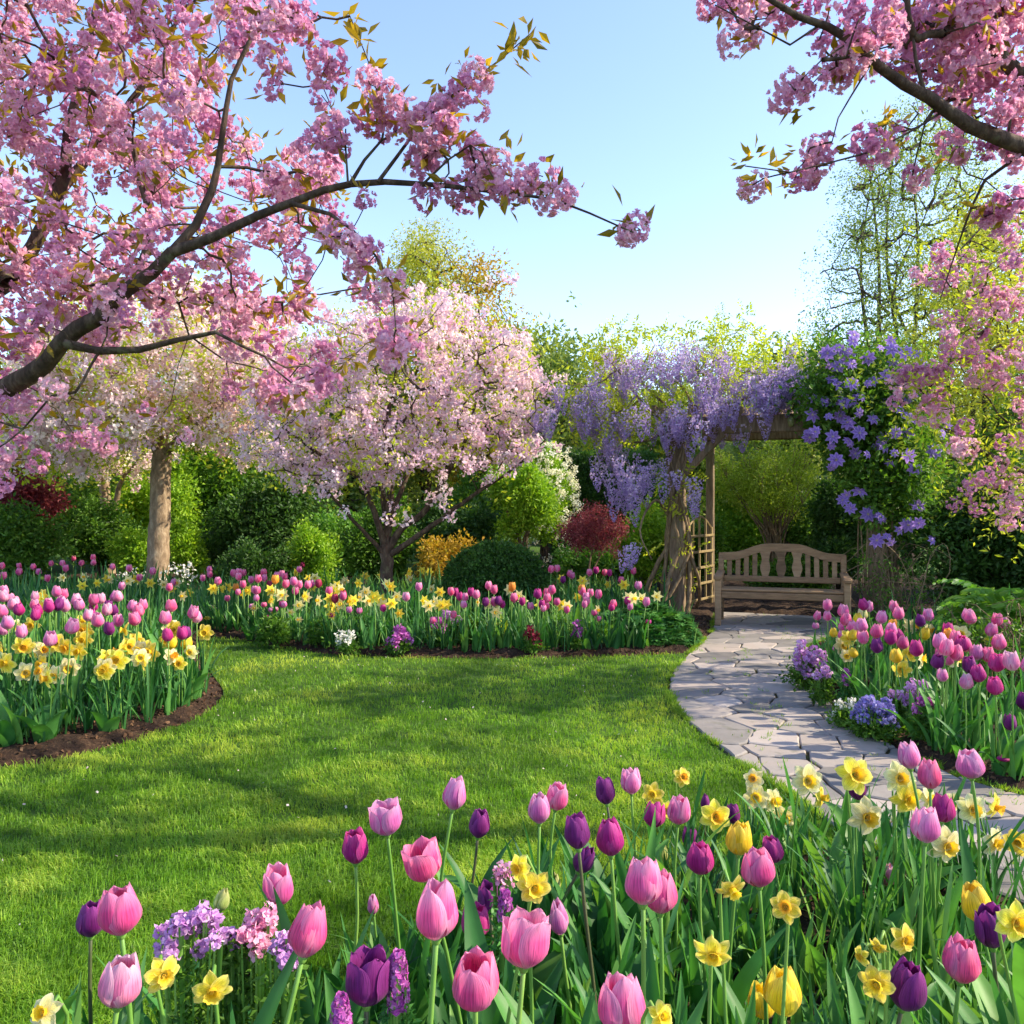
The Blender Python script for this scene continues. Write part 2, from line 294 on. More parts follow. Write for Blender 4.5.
M = dict(
    soil=roughmat('soil', ['1e140e', '35261b', '55412f'], (26, 26, 26), 1., .03, .95, spots=('6b553d', 60, .62)),
    bark=roughmat('bark', ['2a211b', '4f4035', '7a6a58'], (26, 26, 8), .9, .02, .9, spots=('6d7050', 9, .6)),
    barkpale=roughmat('bark_pale', ['5c4c3c', '8a775f', 'b5a387'], (18, 18, 7), .8, .02, .9, spots=('6d7050', 6, .62)),
    twig=roughmat('twig', ['2b2420', '4a3e36', '6a5b50'], (30, 30, 30), .3, .005, .9),
    vine=roughmat('vine_bark', ['4a3d2e', '7d6b52', 'a8946f'], (40, 40, 10), .8, .01, .95),
    wood=roughmat('weathered_wood', ['5a4632', '886e52', 'a88c6a'], (6, 40, 40), .5, .004, .85, vmix=.35),
    woodv=roughmat('weathered_post', ['544636', '82705a', 'a6937a'], (40, 40, 5), .6, .006, .85, spots=('6e7358', 5, .6)),
    trellis=roughmat('trellis_wood', ['6e5e40', '8c7a54', 'a29068'], (30, 30, 6), .4, .004, .8),
    stone=roughmat('flagstone', ['65625e', '7e7a74', '908a83', 'a09488', 'a8a098'], (5, 5, 5), .45, .012, .78, vmix=.6, spots=('6b6a5a', 7, .63), pos=[.15, .35, .5, .68, .85]),
    joint=roughmat('joint_moss', ['2c2417', '3f3a1e', '586025'], (14, 14, 14), 1., .01, .95),
    lawnbase=roughmat('lawn_base', ['2b4012', '3c5a16', '4a6a1c'], (9, 9, 9), .8, .02, .95),
    grass=leafmat('grass_blade', ['4c761c', '6a9626', '88ac34', 'b0c24c'], .42, .5, (1., 1., .35), 1.3, noise=1.3),
    stem=leafmat('flower_stem', ['5b8a35', '6f9a42', '86a850'], .1, .45),
    stemdark=leafmat('flower_stem_dark', ['4a5a35', '5a5a40', '6a6248'], .1, .45),
    tleaf=leafmat('tulip_leaf', ['2f622e', '3f7639', '568c42', '769e4a'], .34, .5, (.95, 1.1, .4), 1.2, .3, noise=9),
    dleaf=leafmat('daffodil_leaf', ['285432', '386c3a', '4c8042', '70984c'], .32, .5, (.95, 1.1, .45), 1.2, .3, noise=6),
    pink=petalmat('petal_pink', 'f6ccd0', 'f062a4', 'fcb4d4'),
    rose=petalmat('petal_rose', 'f4b4bc', 'e84f8e', 'f99cc2'),
    lav=petalmat('petal_lavender_pink', 'f2d4dc', 'e672b4', 'f8bcdc'),
    pale=petalmat('petal_pale_pink', 'f2dcd4', 'ee86b4', 'fbcfe0'),
    magenta=petalmat('petal_magenta', 'd84a9a', 'b81a7c', 'dc56a4'),
    purple=petalmat('petal_purple', '7a2a74', '6c0f62', '9a3a8e', tr=.3),
    crimson=petalmat('petal_crimson', '96243c', '9c1440', 'c04468', tr=.3),
    yellow=petalmat('petal_yellow', 'ecdc4a', 'ffdc22', 'ffea60'),
    orange=petalmat('petal_orange', 'f0c060', 'ffa62a', 'ffc860'),
    cream=petalmat('petal_cream', 'f0e8b0', 'faf0a0', 'fff8cc'),
    dpale=petalmat('daffodil_pale', 'f4e27a', 'faee9a', 'fdf7c8'),
    dyel=petalmat('daffodil_yellow', 'f4e044', 'fbe83c', 'fff284'),
    trump=petalmat('daffodil_trumpet', 'f0c020', 'ffd31c', 'ffe250'),
    trumpo=petalmat('daffodil_trumpet_orange', 'e09a14', 'ffb81e', 'ffcc44'),
    bud=petalmat('green_bud', '8fae5c', 'b4c66c', 'd6d690'),
    whitep=petalmat('petal_white', 'e8e8dc', 'f6f4ec', 'ffffff'),
    cherry=leafmat('cherry_blossom', ['d08cba', 'e0a2c8', 'ebb6d0', 'f4cadb', 'fbdfe3'], .5, .6, (1, .97, .96), 1.0, .2),
    cherryr=leafmat('cherry_blossom_rose', ['d084b4', 'e09cc4', 'eab0cc', 'f2c4d6', 'fadae0'], .5, .6, (1, .97, .96), 1.0, .2),
    cherryp=leafmat('cherry_blossom_pale', ['dcb4cc', 'e8c6d6', 'f0d4de', 'f6e0e2', 'fcf0ea'], .45, .6, (1, .97, .95), 1.0, .2),
    cherryw=leafmat('blossom_white', ['e0bece', 'eccdd4', 'f4dcda', 'f9eae0', 'fdf5ec'], .45, .6, (1, .98, .9), 1.05, .2),
    bronze=leafmat('bronze_leaf', ['6a6420', '8a7a22', 'a8902c', 'c4a83c'], .5, .45, (1, .92, .35), 1.3),
    springleaf=leafmat('spring_leaf', ['8a9c2c', 'a4b434', 'bcc640', 'd2d658'], .5, .5, (1, 1, .4), 1.3),
    wist=leafmat('wisteria_floret', ['967ebc', 'ac94ca', 'c0aad6', 'd2c0e2', 'e6daee'], .45, .6, (1, .95, 1), 1.05, .2),
    wistp=leafmat('wisteria_floret_pale', ['a48cc0', 'b8a2cc', 'd2bedc', 'e8d8e6'], .45, .6, (1, .95, 1), 1.05, .2),
    clem=petalmat('clematis_tepal', 'bc9ae4', 'a27cd8', 'c8aaf0'),
)
GREENS = dict(willow=['6e8a24', '8ca42e', 'a8b83c', 'c4cc58'],
    dark=['29461c', '385c26', '4a7030', '64863c'], mid=['33561b', '4a7224', '608a2c', '7ea040'], lime=['5a8420', '7aa42a', '98bc34', 'b4d048'],
    yellow=['7c8c28', '98a032', 'b2b244', 'c8c45a'], orange=['8a7a22', 'a88a2a', 'c29c34', 'a0a838'], red=['5a2028', '7a303a', '94484c', '6e3a30'],
    maple=['5e2830', '7c3840', '98505a', 'a86a60'], fresh=['42742a', '588a34', '74a240', '94b450'], far=['58743e', '789046', '96a654', 'b2ba62'], box=['26441c', '355a26', '467032', '5e8a3e'],
)
for k_, c_ in GREENS.items(): M['g_' + k_] = leafmat('leaves_' + k_, c_, .42, .5, (1., 1., .4) if k_ not in ('red', 'maple') else (1, .7, .6), 1.3)
# ------------------------------------------------------------------ ground, lawn, path
_nk = rng.normal(size=(14, 2)); _np = rng.random(14) * 6.28
def lfn(x, y, f=1.0):
    """smooth noise about -1..1"""
    s = 0
    for i in range(14): s = s + np.sin((_nk[i, 0] * x + _nk[i, 1] * y) * f * (1 + .12 * i) * 1.7 + _np[i])
    return s / 4.2
Lp = [G(*p) for p in [(716, 614), (712, 634), (692, 654), (672, 675), (668, 695), (679, 715), (702, 738), (745, 770), (790, 800)]] + [np.array(p) for p in [(1.3, 3.15), (1.62, 2.65), (2.1, 2.1), (3.2, 1.3)]]
Rp = [G(*p) for p in [(862, 620), (842, 634), (797, 654), (801, 673), (820, 692), (838, 715), (862, 735), (905, 757), (955, 782)]] + [np.array(p) for p in [(2.45, 3.3), (2.95, 2.9), (3.5, 2.4), (4.6, 1.7)]]
bed_edge = [(1.3, 3.15), (1.0, 2.98), (.6, 2.80), (.3, 2.55), (0, 2.36), (-.5, 2.1), (-.8, 1.86), (-1.05, 1.5), (-1.3, .9), (-2.2, .1), (-7, .1)]
left_edge = [(-7, 3.0), (-4, 3.5)] + [tuple(G(*p)) for p in [(0, 772), (50, 765), (110, 750), (160, 735), (200, 719), (220, 703), (223, 692), (213, 677), (203, 660), (196, 645)]]
back_edge = [tuple(G(*p)) for p in [(204, 638), (240, 641), (300, 652), (350, 657), (450, 660), (560, 659), (640, 657), (692, 654)]]
def smooth2(pts, step=.12): return smooth_path(np.column_stack([np.asarray(pts), np.zeros(len(pts))]), step)[:, :2]
lawn_poly = np.vstack([smooth2(left_edge), smooth2(back_edge), smooth2([tuple(p) for p in Lp[2:9]] + [(1.3, 3.15)]), smooth2(bed_edge)])
Ls, Rs = smooth2(Lp, .1), smooth2(Rp, .1)
path_poly = np.vstack([Ls, Rs[::-1]])

def edge_dist(x, y, poly):
    d = np.full(x.shape, 9.); n = len(poly)
    for i in range(n):
        a = poly[i]; b = poly[(i + 1) % n]; e = b - a; t = np.clip(((x - a[0]) * e[0] + (y - a[1]) * e[1]) / (e @ e + 1e-9), 0, 1)
        d = np.minimum(d, np.hypot(x - a[0] - t * e[0], y - a[1] - t * e[1]))
    return d
gx = np.arange(-8, 8.01, .08); gy = np.arange(-1, 15.01, .08); XX, YY = np.meshgrid(gx, gy)
fx, fy = XX.ravel(), YY.ravel()
hard = inpoly(fx, fy, lawn_poly) | inpoly(fx, fy, path_poly)
dd = np.minimum(edge_dist(fx, fy, lawn_poly), edge_dist(fx, fy, path_poly))
hz = np.where(hard, -.02, np.clip((dd - .01) * .6, -.004, .06) + np.clip(dd * .3, 0, .012) * rng.normal(size=fx.shape))
outer = (np.abs(fx) > 7.9) | (fy < -.9) | (fy > 14.9); hz[outer] = 0
mb = MB(); mb.add(np.column_stack([fx, fy, hz]), grid_faces(len(gy) - 1, len(gx) - 1))
B_ = 400.
for x0, x1, y0, y1 in ((-B_, -8, -B_, B_), (8, B_, -B_, B_), (-8, 8, -B_, -1), (-8, 8, 15, B_)):
    mb.add([(x0, y0, 0), (x1, y0, 0), (x1, y1, 0), (x0, y1, 0)], [(0, 1, 2, 3)], mat=1)
struct(mb.build('ground', [M['soil'], M['lawnbase']], smooth=True))

me = bpy.data.meshes.new('lawn'); me.from_pydata([(x, y, .012) for x, y in lawn_poly], [], [tuple(range(len(lawn_poly)))]); me.materials.append(M['lawnbase'])
struct(obj('lawn', me))

def blades(n, zlo, zhi, name, poly, lscale=1.0):
    u = rng.random(n); k = 1.1; Z = (zlo ** -k + u * (zhi ** -k - zlo ** -k)) ** (-1 / k)
    X = (rng.random(n) * 2 - 1) * (Z * .72 + 1.3)
    m = inpoly(X, Z, poly); X, Z = X[m], Z[m]; n = len(X)
    pat = lfn(X, Z, 2.2); pat2 = lfn(X + 9, Z, 6.)
    L = rng.uniform(.028, .05, n) * (1 + .25 * pat2) * lscale; W = .0026 * (Z / 2.4) ** .75 * rng.uniform(.7, 1.3, n)
    a = rng.random(n) * 6.283 ; lean = np.abs(rng.normal(.6, .42, n)) + .12 * pat2
    hx = np.cos(a + 1.1 * pat); hy = np.sin(a + 1.1 * pat); sx, sy = -np.sin(a), np.cos(a)
    z0 = .006
    b = np.stack([X, Z, np.full(n, z0)], -1); s = np.stack([sx, sy, np.zeros(n)], -1) * W[:, None] / 2
    mid = b + np.stack([hx * L * lean * .3, hy * L * lean * .3, L * .6], -1)
    tip = b + np.stack([hx * L * lean, hy * L * lean, L * np.clip(1.05 - lean * .5, .3, 1)], -1)
    v = np.stack([b - s, b + s, mid + s * .85, mid - s * .85, tip], 1)
    i = np.arange(n)[:, None] * 5
    val = np.clip(.44 + .32 * pat + .18 * pat2 + rng.normal(0, .17, n), 0, 1)
    mb = MB(); mb.add(v.reshape(-1, 3), i + np.array([0, 1, 2, 3]), i + np.array([3, 2, 4]), val=val)
    o = mb.build(name, M['grass']); o['kind'] = 'stuff'; return o
blades(600000, 1.5, 9.2, 'grass', lawn_poly)

# flagstones: an uneven pattern laid out along the path, edges wandering
def path_pt(u, v):
    """u 0..1 across, v 0..1 along"""
    def at(c, t):
        t = np.clip(t, 0, 1) * (len(c) - 1); i = np.minimum(t.astype(int), len(c) - 2); f = (t - i)[:, None]; return c[i] * (1 - f) + c[i + 1] * f
    return at(Lr, v) * (1 - u[:, None]) + at(Rr, v) * u[:, None]
def resamp(c, n):
    l = np.concatenate([[0], np.cumsum(np.linalg.norm(np.diff(c, axis=0), axis=1))]); t = np.linspace(0, l[-1], n); return np.column_stack([np.interp(t, l, c[:, 0]), np.interp(t, l, c[:, 1])])
# matched rows by control point, so cross lines stay square to the walk
def rowwise(a, b, n=160):
    a, b = np.array(a), np.array(b); m = (a + b) / 2; l = np.concatenate([[0], np.cumsum(np.linalg.norm(np.diff(m, axis=0), axis=1))]); t = np.linspace(0, l[-1], n)
    return [np.column_stack([np.interp(t, l, c[:, 0]), np.interp(t, l, c[:, 1])]) for c in (a, b)] + [l[-1]]
Lr, Rr, plen_ = rowwise(Lp, Rp)
PW = 1.5
seeds = []
vv = .1
while vv < plen_:
    rowh = rng.uniform(.2, .3); uu = rng.uniform(-.25, .15)
    while uu < PW:
        w = rng.uniform(.28, .62); seeds.append((uu + w / 2 + rng.normal(0, .03), vv + rng.normal(0, .075))); uu += w
    vv += rowh
seeds = np.array(seeds)
def clip(poly, n, d):
    out = []
    for i in range(len(poly)):
        a, b = poly[i], poly[(i + 1) % len(poly)]; da, db = a @ n - d, b @ n - d
        if da <= 0: out.append(a)
        if (da < 0) != (db < 0) and abs(da - db) > 1e-12: out.append(a + (b - a) * da / (da - db))
    return out
sv, sf, sval = [], [], []
for i, s in enumerate(seeds):
    poly = [np.array(p, float) for p in ((0, 0), (PW, 0), (PW, plen_), (0, plen_))]
    for j in np.argsort(np.hypot(*((seeds - s) * (1, 1.7)).T))[1:16]:
        A = np.array((1., 2.9)); n = (seeds[j] - s) * A; d = ((seeds[j] + s) / 2) @ n; poly = clip(poly, n, d)
        if len(poly) < 3: break
    if len(poly) < 3: continue
    c = np.mean(poly, axis=0); gap = rng.uniform(.003, .008); q = []
    for a, b in zip(poly, poly[1:] + poly[:1]):
        k = max(1, int(np.linalg.norm(b - a) / .07))
        for t in range(k):
            p = a + (b - a) * t / k; q.append(p + (c - p) / (np.linalg.norm(c - p) + 1e-6) * (gap * rng.uniform(.6, 1.6)) + (rng.normal(0, .006, 2) if t else (c - p) * .03))
    q = np.array(q); e = q + unit(c - q) * .012
    zt = .03 + rng.uniform(-.004, .004); tx, ty = rng.normal(0, .004, 2)
    o3 = path_pt(q[:, 0] / PW, q[:, 1] / plen_); e3 = path_pt(e[:, 0] / PW, e[:, 1] / plen_); base = len(sv); k = len(q)
    sv += [(x, y, .004) for x, y in o3] + [(x, y, zt - .006) for x, y in o3] + [(x, y, zt + tx * (ex[0] - c[0]) + ty * (ex[1] - c[1])) for (x, y), ex in zip(e3, e)]
    for a in range(k):
        b = (a + 1) % k; sf += [(base + a, base + b, base + k + b, base + k + a), (base + k + a, base + k + b, base + 2 * k + b, base + 2 * k + a)]; sval += [.5, .5]
    sf.append(tuple(base + 2 * k + a for a in range(k))); r_ = rng.random(); sval[-2 * k:] = [r_] * (2 * k); sval.append(r_)
me = bpy.data.meshes.new('path')
nb = len(sv)
pj = [(x, y, .016) for x, y in np.vstack([Lr, Rr])]
pf = [(nb + i, nb + len(Lr) + i, nb + len(Lr) + i + 1, nb + i + 1) for i in range(len(Lr) - 1)]
me.from_pydata(sv + pj, [], sf + pf); me.attributes.new('v', 'FLOAT', 'FACE').data.foreach_set('value', np.array(sval + [.5] * len(pf), np.float32))
me.materials.append(M['stone']); me.materials.append(M['joint']); me.polygons.foreach_set('material_index', np.array([0] * len(sf) + [1] * len(pf), np.int32))
struct(obj('path', me))
# little tufts of moss and grass in the joints and along the path's edges
mb = MB(); n = 5200; vj = rng.random(n) ** 1.0; side = rng.random(n)
uj = np.where(side < .42, rng.normal(0, .012, n), np.where(side < .75, 1 + rng.normal(0.01, .015, n), rng.random(n)))
pp = path_pt(uj, vj); jm = lfn(pp[:, 0], pp[:, 1], 5) > np.where(side < .75, -.2, .55); pp = pp[jm]
tl_ = [sprig(8, .035, .005, .012, 1.6) for _ in range(4)]
cloud(mb, tl_, np.column_stack([pp, np.full(len(pp), .022)]), rng.uniform(.5, 1.0, len(pp)), yaw_rot(rng.random(len(pp)) * 6.28, .2), vlo=.2, vhi=1)
o = mb.build('joint_grass', M['grass']); o['kind'] = 'stuff'

# bark chips and crumbs of earth on the bare soil beside the lawn and the path
mb = MB(); n = 60000; x = rng.uniform(-4.5, 3.5, n); y = rng.uniform(2.2, 9, n)
ok = ~(inpoly(x, y, lawn_poly) | inpoly(x, y, path_poly)); x, y = x[ok], y[ok]
d = np.minimum(edge_dist(x, y, lawn_poly), edge_dist(x, y, path_poly)); ok = d < .55; x, y, d = x[ok], y[ok], d[ok]
chip = [(np.array([[(-.5, -.3, 0), (.5, -.35, .1), (.45, .3, 0), (-.5, .3, .12)]]) * (1, s, 1), np.array([.5])) for s in (.5, .8, 1.2)]
cloud(mb, chip, np.column_stack([x, y, np.clip((d - .01) * .6, 0, .06) + .008]), rng.uniform(.008, .026, len(x)))
chipmat = leafmat('bark_chip', ['24180f', '3f2d20', '6a503a', '8f7458'], 0.02, .9, spec=.1)
o = mb.build('bark_mulch', chipmat); o['kind'] = 'stuff'
# fallen petals on the lawn
mb = MB(); n = 130; x = rng.uniform(-3, 2, n); y = rng.uniform(2.2, 6.8, n); ok = inpoly(x, y, lawn_poly)
cloud(mb, chip, np.column_stack([x, y, rng.uniform(.04, .05, n)])[ok], .011)
o = mb.build('fallen_petals', M['cherryw']); o['kind'] = 'stuff'

# ------------------------------------------------------------------ bench
def make_bench():
    yaw = R(-18); o0 = G(718, 628)
    t = thing('bench', 'weathered grey wooden garden bench with arched slatted back at the end of the path', 'bench', (o0[0], o0[1], .03), rz=yaw)
    L, D = 1.27, .46
    def part(name, fn, **k): mb = MB(); fn(mb); return mb.build(name, M['wood'], t)
    for x in (0, L): part('leg', lambda mb: beam(mb, (x, 0, 0), (x, 0, .50), .065, .065, (0, 1, 0), val=rng.random()))
    for x in (0, L):
        def rear(mb):
            beam(mb, (x, D, 0), (x, D, .40), .06, .06, (0, 1, 0)); beam(mb, (x, D, .395), (x, D + .085, .735), .058, .055, (0, 1, 0))
        part('leg', rear)
    for x in (0, L):
        def arm(mb):
            p = [(x, -.05, .505), (x, .05, .525), (x, .25, .52), (x, D + .02, .535)]
            for a, b in zip(p, p[1:]): beam(mb, a, (b[0], b[1] + .012, b[2]), .085, .032, bev=.01, val=.6)
            beam(mb, (x, -.055, .497), (x, -.02, .500), .08, .045, bev=.014, val=.5)
        part('armrest', arm)
    def seat(mb):
        for k in range(5):
            y = .02 + k * .092; beam(mb, (.03, y, .375 - .012 * k / 4 + .004 * (k == 0)), (L - .03, y, .375 - .012 * k / 4 + .004 * (k == 0)), .078, .026, val=rng.random())
    part('seat', seat)
    def apron(mb):
        beam(mb, (.034, -.012, .325), (L - .034, -.012, .325), .03, .07, val=.35)
        beam(mb, (.034, D, .32), (L - .034, D, .32), .03, .06, val=.35)
        for x in (.004, L - .004): beam(mb, (x, .034, .32), (x, D - .032, .32), .03, .06, val=.35); beam(mb, (x, .034, .12), (x, D - .032, .12), .03, .035, val=.35)
    part('seat_frame', apron)
    yb = lambda z: D + .085 * (z - .395) / .34
    def arch(x):
        s = x / L; e = np.clip((min(s, 1 - s) - .10) / .28, 0, 1); return .70 + .085 * (e * e * (3 - 2 * e)) + .02 * math.sin(math.pi * s)
    def crest(mb):
        xs = np.linspace(.0, L, 25); n = len(xs); V = []
        for x in xs:
            z = arch(x); y = yb(z)
            V += [(x, y - .024, z - .045), (x, y + .024, z - .045), (x, y + .028, z + .04), (x, y - .02, z + .04)]
        q = [(i * 4 + a, i * 4 + (a + 1) % 4, i * 4 + 4 + (a + 1) % 4, i * 4 + 4 + a) for i in range(n - 1) for a in range(4)] + [(0, 1, 2, 3), (n * 4 - 1, n * 4 - 2, n * 4 - 3, n * 4 - 4)]
        mb.add(V, q, val=.55)
    part('crest_rail', crest)
    part('back_rail', lambda mb: beam(mb, (.03, yb(.46), .46), (L - .03, yb(.46), .46), .03, .065, val=.45))
    xs = np.concatenate([np.linspace(.09, .36, 4), np.linspace(L - .36, L - .09, 4)])
    for x in xs:
        part('back_slat', lambda mb: beam(mb, (x, yb(.488), .488), (x, yb(arch(x)) - .002, arch(x) - .04), .052, .018, (0, 1, 0), bev=.004, val=rng.random()))
    for x in (L * .37, L / 2, L * .63):
        def splat(mb):
            zs = np.linspace(.488, arch(x) - .04, 12); V = []
            for z in zs:
                s = (z - zs[0]) / (zs[-1] - zs[0]); w = .030 + .020 * math.sin(s * 4.4 + .1) ** 2 + .010 * s; y = yb(z)
                V += [(x - w, y - .009, z), (x + w, y - .009, z), (x + w, y + .009, z), (x - w, y + .009, z)]
            n = len(zs); mb.add(V, [(i * 4 + a, i * 4 + (a + 1) % 4, i * 4 + 4 + (a + 1) % 4, i * 4 + 4 + a) for i in range(n - 1) for a in range(4)], val=rng.random())
        part('back_splat', splat)
make_bench()

# ------------------------------------------------------------------ arbour, trellis, lantern
pA, pB, pC, pD = np.array((1.94, 9.6)), np.array((3.96, 8.9)), np.array((2.55, 10.55)), np.array((4.55, 9.85))
ar = thing('arbour', 'weathered timber arbour of posts and heavy beams carrying wisteria over the bench', 'arbour', (pA[0], pA[1], 0))
o3 = lambda p, z: np.array((p[0] - pA[0], p[1] - pA[1], z))
fx_ = unit(pB - pA); fy_ = np.array((-fx_[1], fx_[0]))
for p in (pA, pB, pC, pD):
    mb = MB(); w = .17 if p is not pC else .10; beam(mb, o3(p, -.02), o3(p, 2.115), w, w, (fx_[0], fx_[1], 0), bev=.012, val=rng.random()); mb.build('post', M['woodv'], ar)
for a, b in ((pA, pB), (pC, pD)):
    mb = MB(); e = fx_ * .38; beam(mb, o3(a - e * .3, 2.22), o3(b + e, 2.22), .10, .20, bev=.012); mb.build('beam', M['woodv'], ar)
for k in range(7):
    t_ = -.08 + k * 1.16 / 6; a = pA + (pB - pA) * t_ ; b = pC + (pD - pC) * t_; e = unit(b - a) * .3
    mb = MB(); beam(mb, o3(a - e, 2.385), o3(b + e, 2.385), .055, .12, bev=.008, val=rng.random()); mb.build('rafter', M['woodv'], ar)
for p, s in ((pA, 1), (pB, -1)):
    mb = MB(); a = o3(p + fx_ * .07 * s, 1.66); b = o3(p + fx_ * .52 * s, 2.125); beam(mb, a, b, .08, .10, (fy_[0], fy_[1], 0), bev=.01); mb.build('brace', M['woodv'], ar)

tr = thing('trellis', 'narrow yellowish wooden lattice trellis standing between two arbour posts', 'trellis', (2.08, 9.78, 0))
ta, tb = np.array((0., 0)), np.array((.46, .66)); 
def tl3(s, z): p = ta + (tb - ta) * s; return np.array((p[0], p[1], z))
arch_ = lambda s: 1.0 + .16 * math.sin(math.pi * s)
for s in np.linspace(0, 1, 5):
    mb = MB(); h = arch_(s) if 0 < s < 1 else 1.02; wid = .04 if s in (0, 1) else .024
    beam(mb, tl3(s, .0 if s in (0, 1) else .1), tl3(s, h), wid, .024, (.82, -.57, 0), bev=.003, val=rng.random()); mb.build('upright' if s in (0, 1) else 'lath', M['trellis'], tr)
for z in np.linspace(.14, .92, 5):
    mb = MB(); off = np.array((.02, -.014, 0)); beam(mb, tl3(-.03, z) + off, tl3(1.03, z) + off, .016, .03, bev=.003, val=rng.random()); mb.build('crossbar', M['trellis'], tr)
mb = MB(); tube(mb, [tl3(s, arch_(s)) for s in np.linspace(0, 1, 12)], .014, 6); mb.build('arched_top', M['trellis'], tr)
# tall slim sunlit stake by the trellis
gl, nt, out = newmat('pale_glass'); pb = N(nt, 'ShaderNodeBsdfPrincipled', Roughness=.15); pb.inputs['Base Color'].default_value = (*lin('c9cf8a'), 1); pb.inputs['Transmission Weight'].default_value = .5; nt.links.new(pb.outputs[0], out.inputs[0])
lp = P(791, 420, 9.12)
la = thing('hanging_lantern', 'small pale green glass lantern hanging under the arbour beam', 'lantern', lp)
mb = MB(); prof = [(.001, -.075), (.022, -.07), (.034, -.045), (.04, -.005), (.034, .03), (.02, .048), (.014, .052)]
an = np.arange(12) * 2 * np.pi / 12
V = [(r_ * math.cos(a), r_ * math.sin(a), z) for r_, z in prof for a in an]
mb.add(V, [(i * 12 + j, i * 12 + (j + 1) % 12, i * 12 + 12 + (j + 1) % 12, i * 12 + 12 + j) for i in range(6) for j in range(12)]); mb.build('glass_drop', gl, la, True)
mb = MB(); tube(mb, [(0, 0, .05), (0, 0, .068)], .018, 8); tube(mb, [(0, 0, .065), (0, 0, .12)], .003, 5); mb.build('hanger', M['twig'], la)
# ------------------------------------------------------------------ trees
def pxlimb(pts, Z0, Z1, r0, r1, jit=0.0):
    n = len(pts); return (np.array([P(x, y, Z0 + (Z1 - Z0) * i / (n - 1) + rng.normal(0, jit)) for i, (x, y) in enumerate(pts)]), r0, r1)
def px_region(n, poly, z0, z1, holes=None, f=.02, thr=-9., zmin=.4):
    """points whose direction from the photograph's viewpoint falls in the outline, at a spread of distances"""
    poly = np.asarray(poly, float); lo, hi = poly.min(0), poly.max(0); out = []
    while sum(map(len, out)) < n:
        x = rng.uniform(lo[0], hi[0], n); y = rng.uniform(lo[1], hi[1], n); Z = rng.uniform(z0, z1, n)
        ok = inpoly(x, y, poly) & (lfn(x * f, y * f + Z * .8, 1.) > thr); x, y, Z = x[ok], y[ok], Z[ok]
        p = np.column_stack([(x - CX) * Z / F, Z, HC + (HY - y) * Z / F]); out.append(p[p[:, 2] > zmin])
    return np.concatenate(out)[:n]
POM = [pompom(22 + k % 6, 7, .056, .0165) for k in range(7)]
POML = [pompom(6, 8, .04, .019) for k in range(4)]
SIMP = [simple_blossoms(26, .085, .036) for k in range(6)]
LEAF_S = [sprig(5, .055, .03, .05, .4) for k in range(5)]
LEAF_M = [sprig(7, .075, .04, .08, .4) for k in range(5)]
LEAF_B = [sprig(4, .095, .036, .045, .2) for k in range(6)]
LEAF_XS = [sprig(9, .045, .028, .09, .3) for k in range(5)]

def cherry_tree(label, limbs, targets, base, clusters, cscale, cmat, leafpos, leafmat_, tmpl=POM, rtip=.003, leaf_t=LEAF_B, lscale=1., bark='bark', alpha=.35, group=None, barkt=None, vr=(0, 1)):
    t = thing('cherry_tree', label, 'tree', base, group)
    off = np.array(base, float)
    w = MB(); grow(w, [(p - off, a, b) for p, a, b in limbs], targets - off, rtip, alpha); w.build('trunk', M[bark], t, True)
    c = MB(); cloud(c, tmpl, clusters - off, cscale * rng.uniform(.75, 1.2, len(clusters)), vlo=vr[0], vhi=vr[1]); c.build('blossom', M[cmat], t)
    if len(leafpos):
        l = MB(); cloud(l, leaf_t, leafpos - off, lscale * rng.uniform(.6, 1.3, len(leafpos))); l.build('leaves', M[leafmat_], t)
    return t
def around(p, k, s): return (np.repeat(p, k, 0) + rng.normal(0, s, (len(p) * k, 3)))

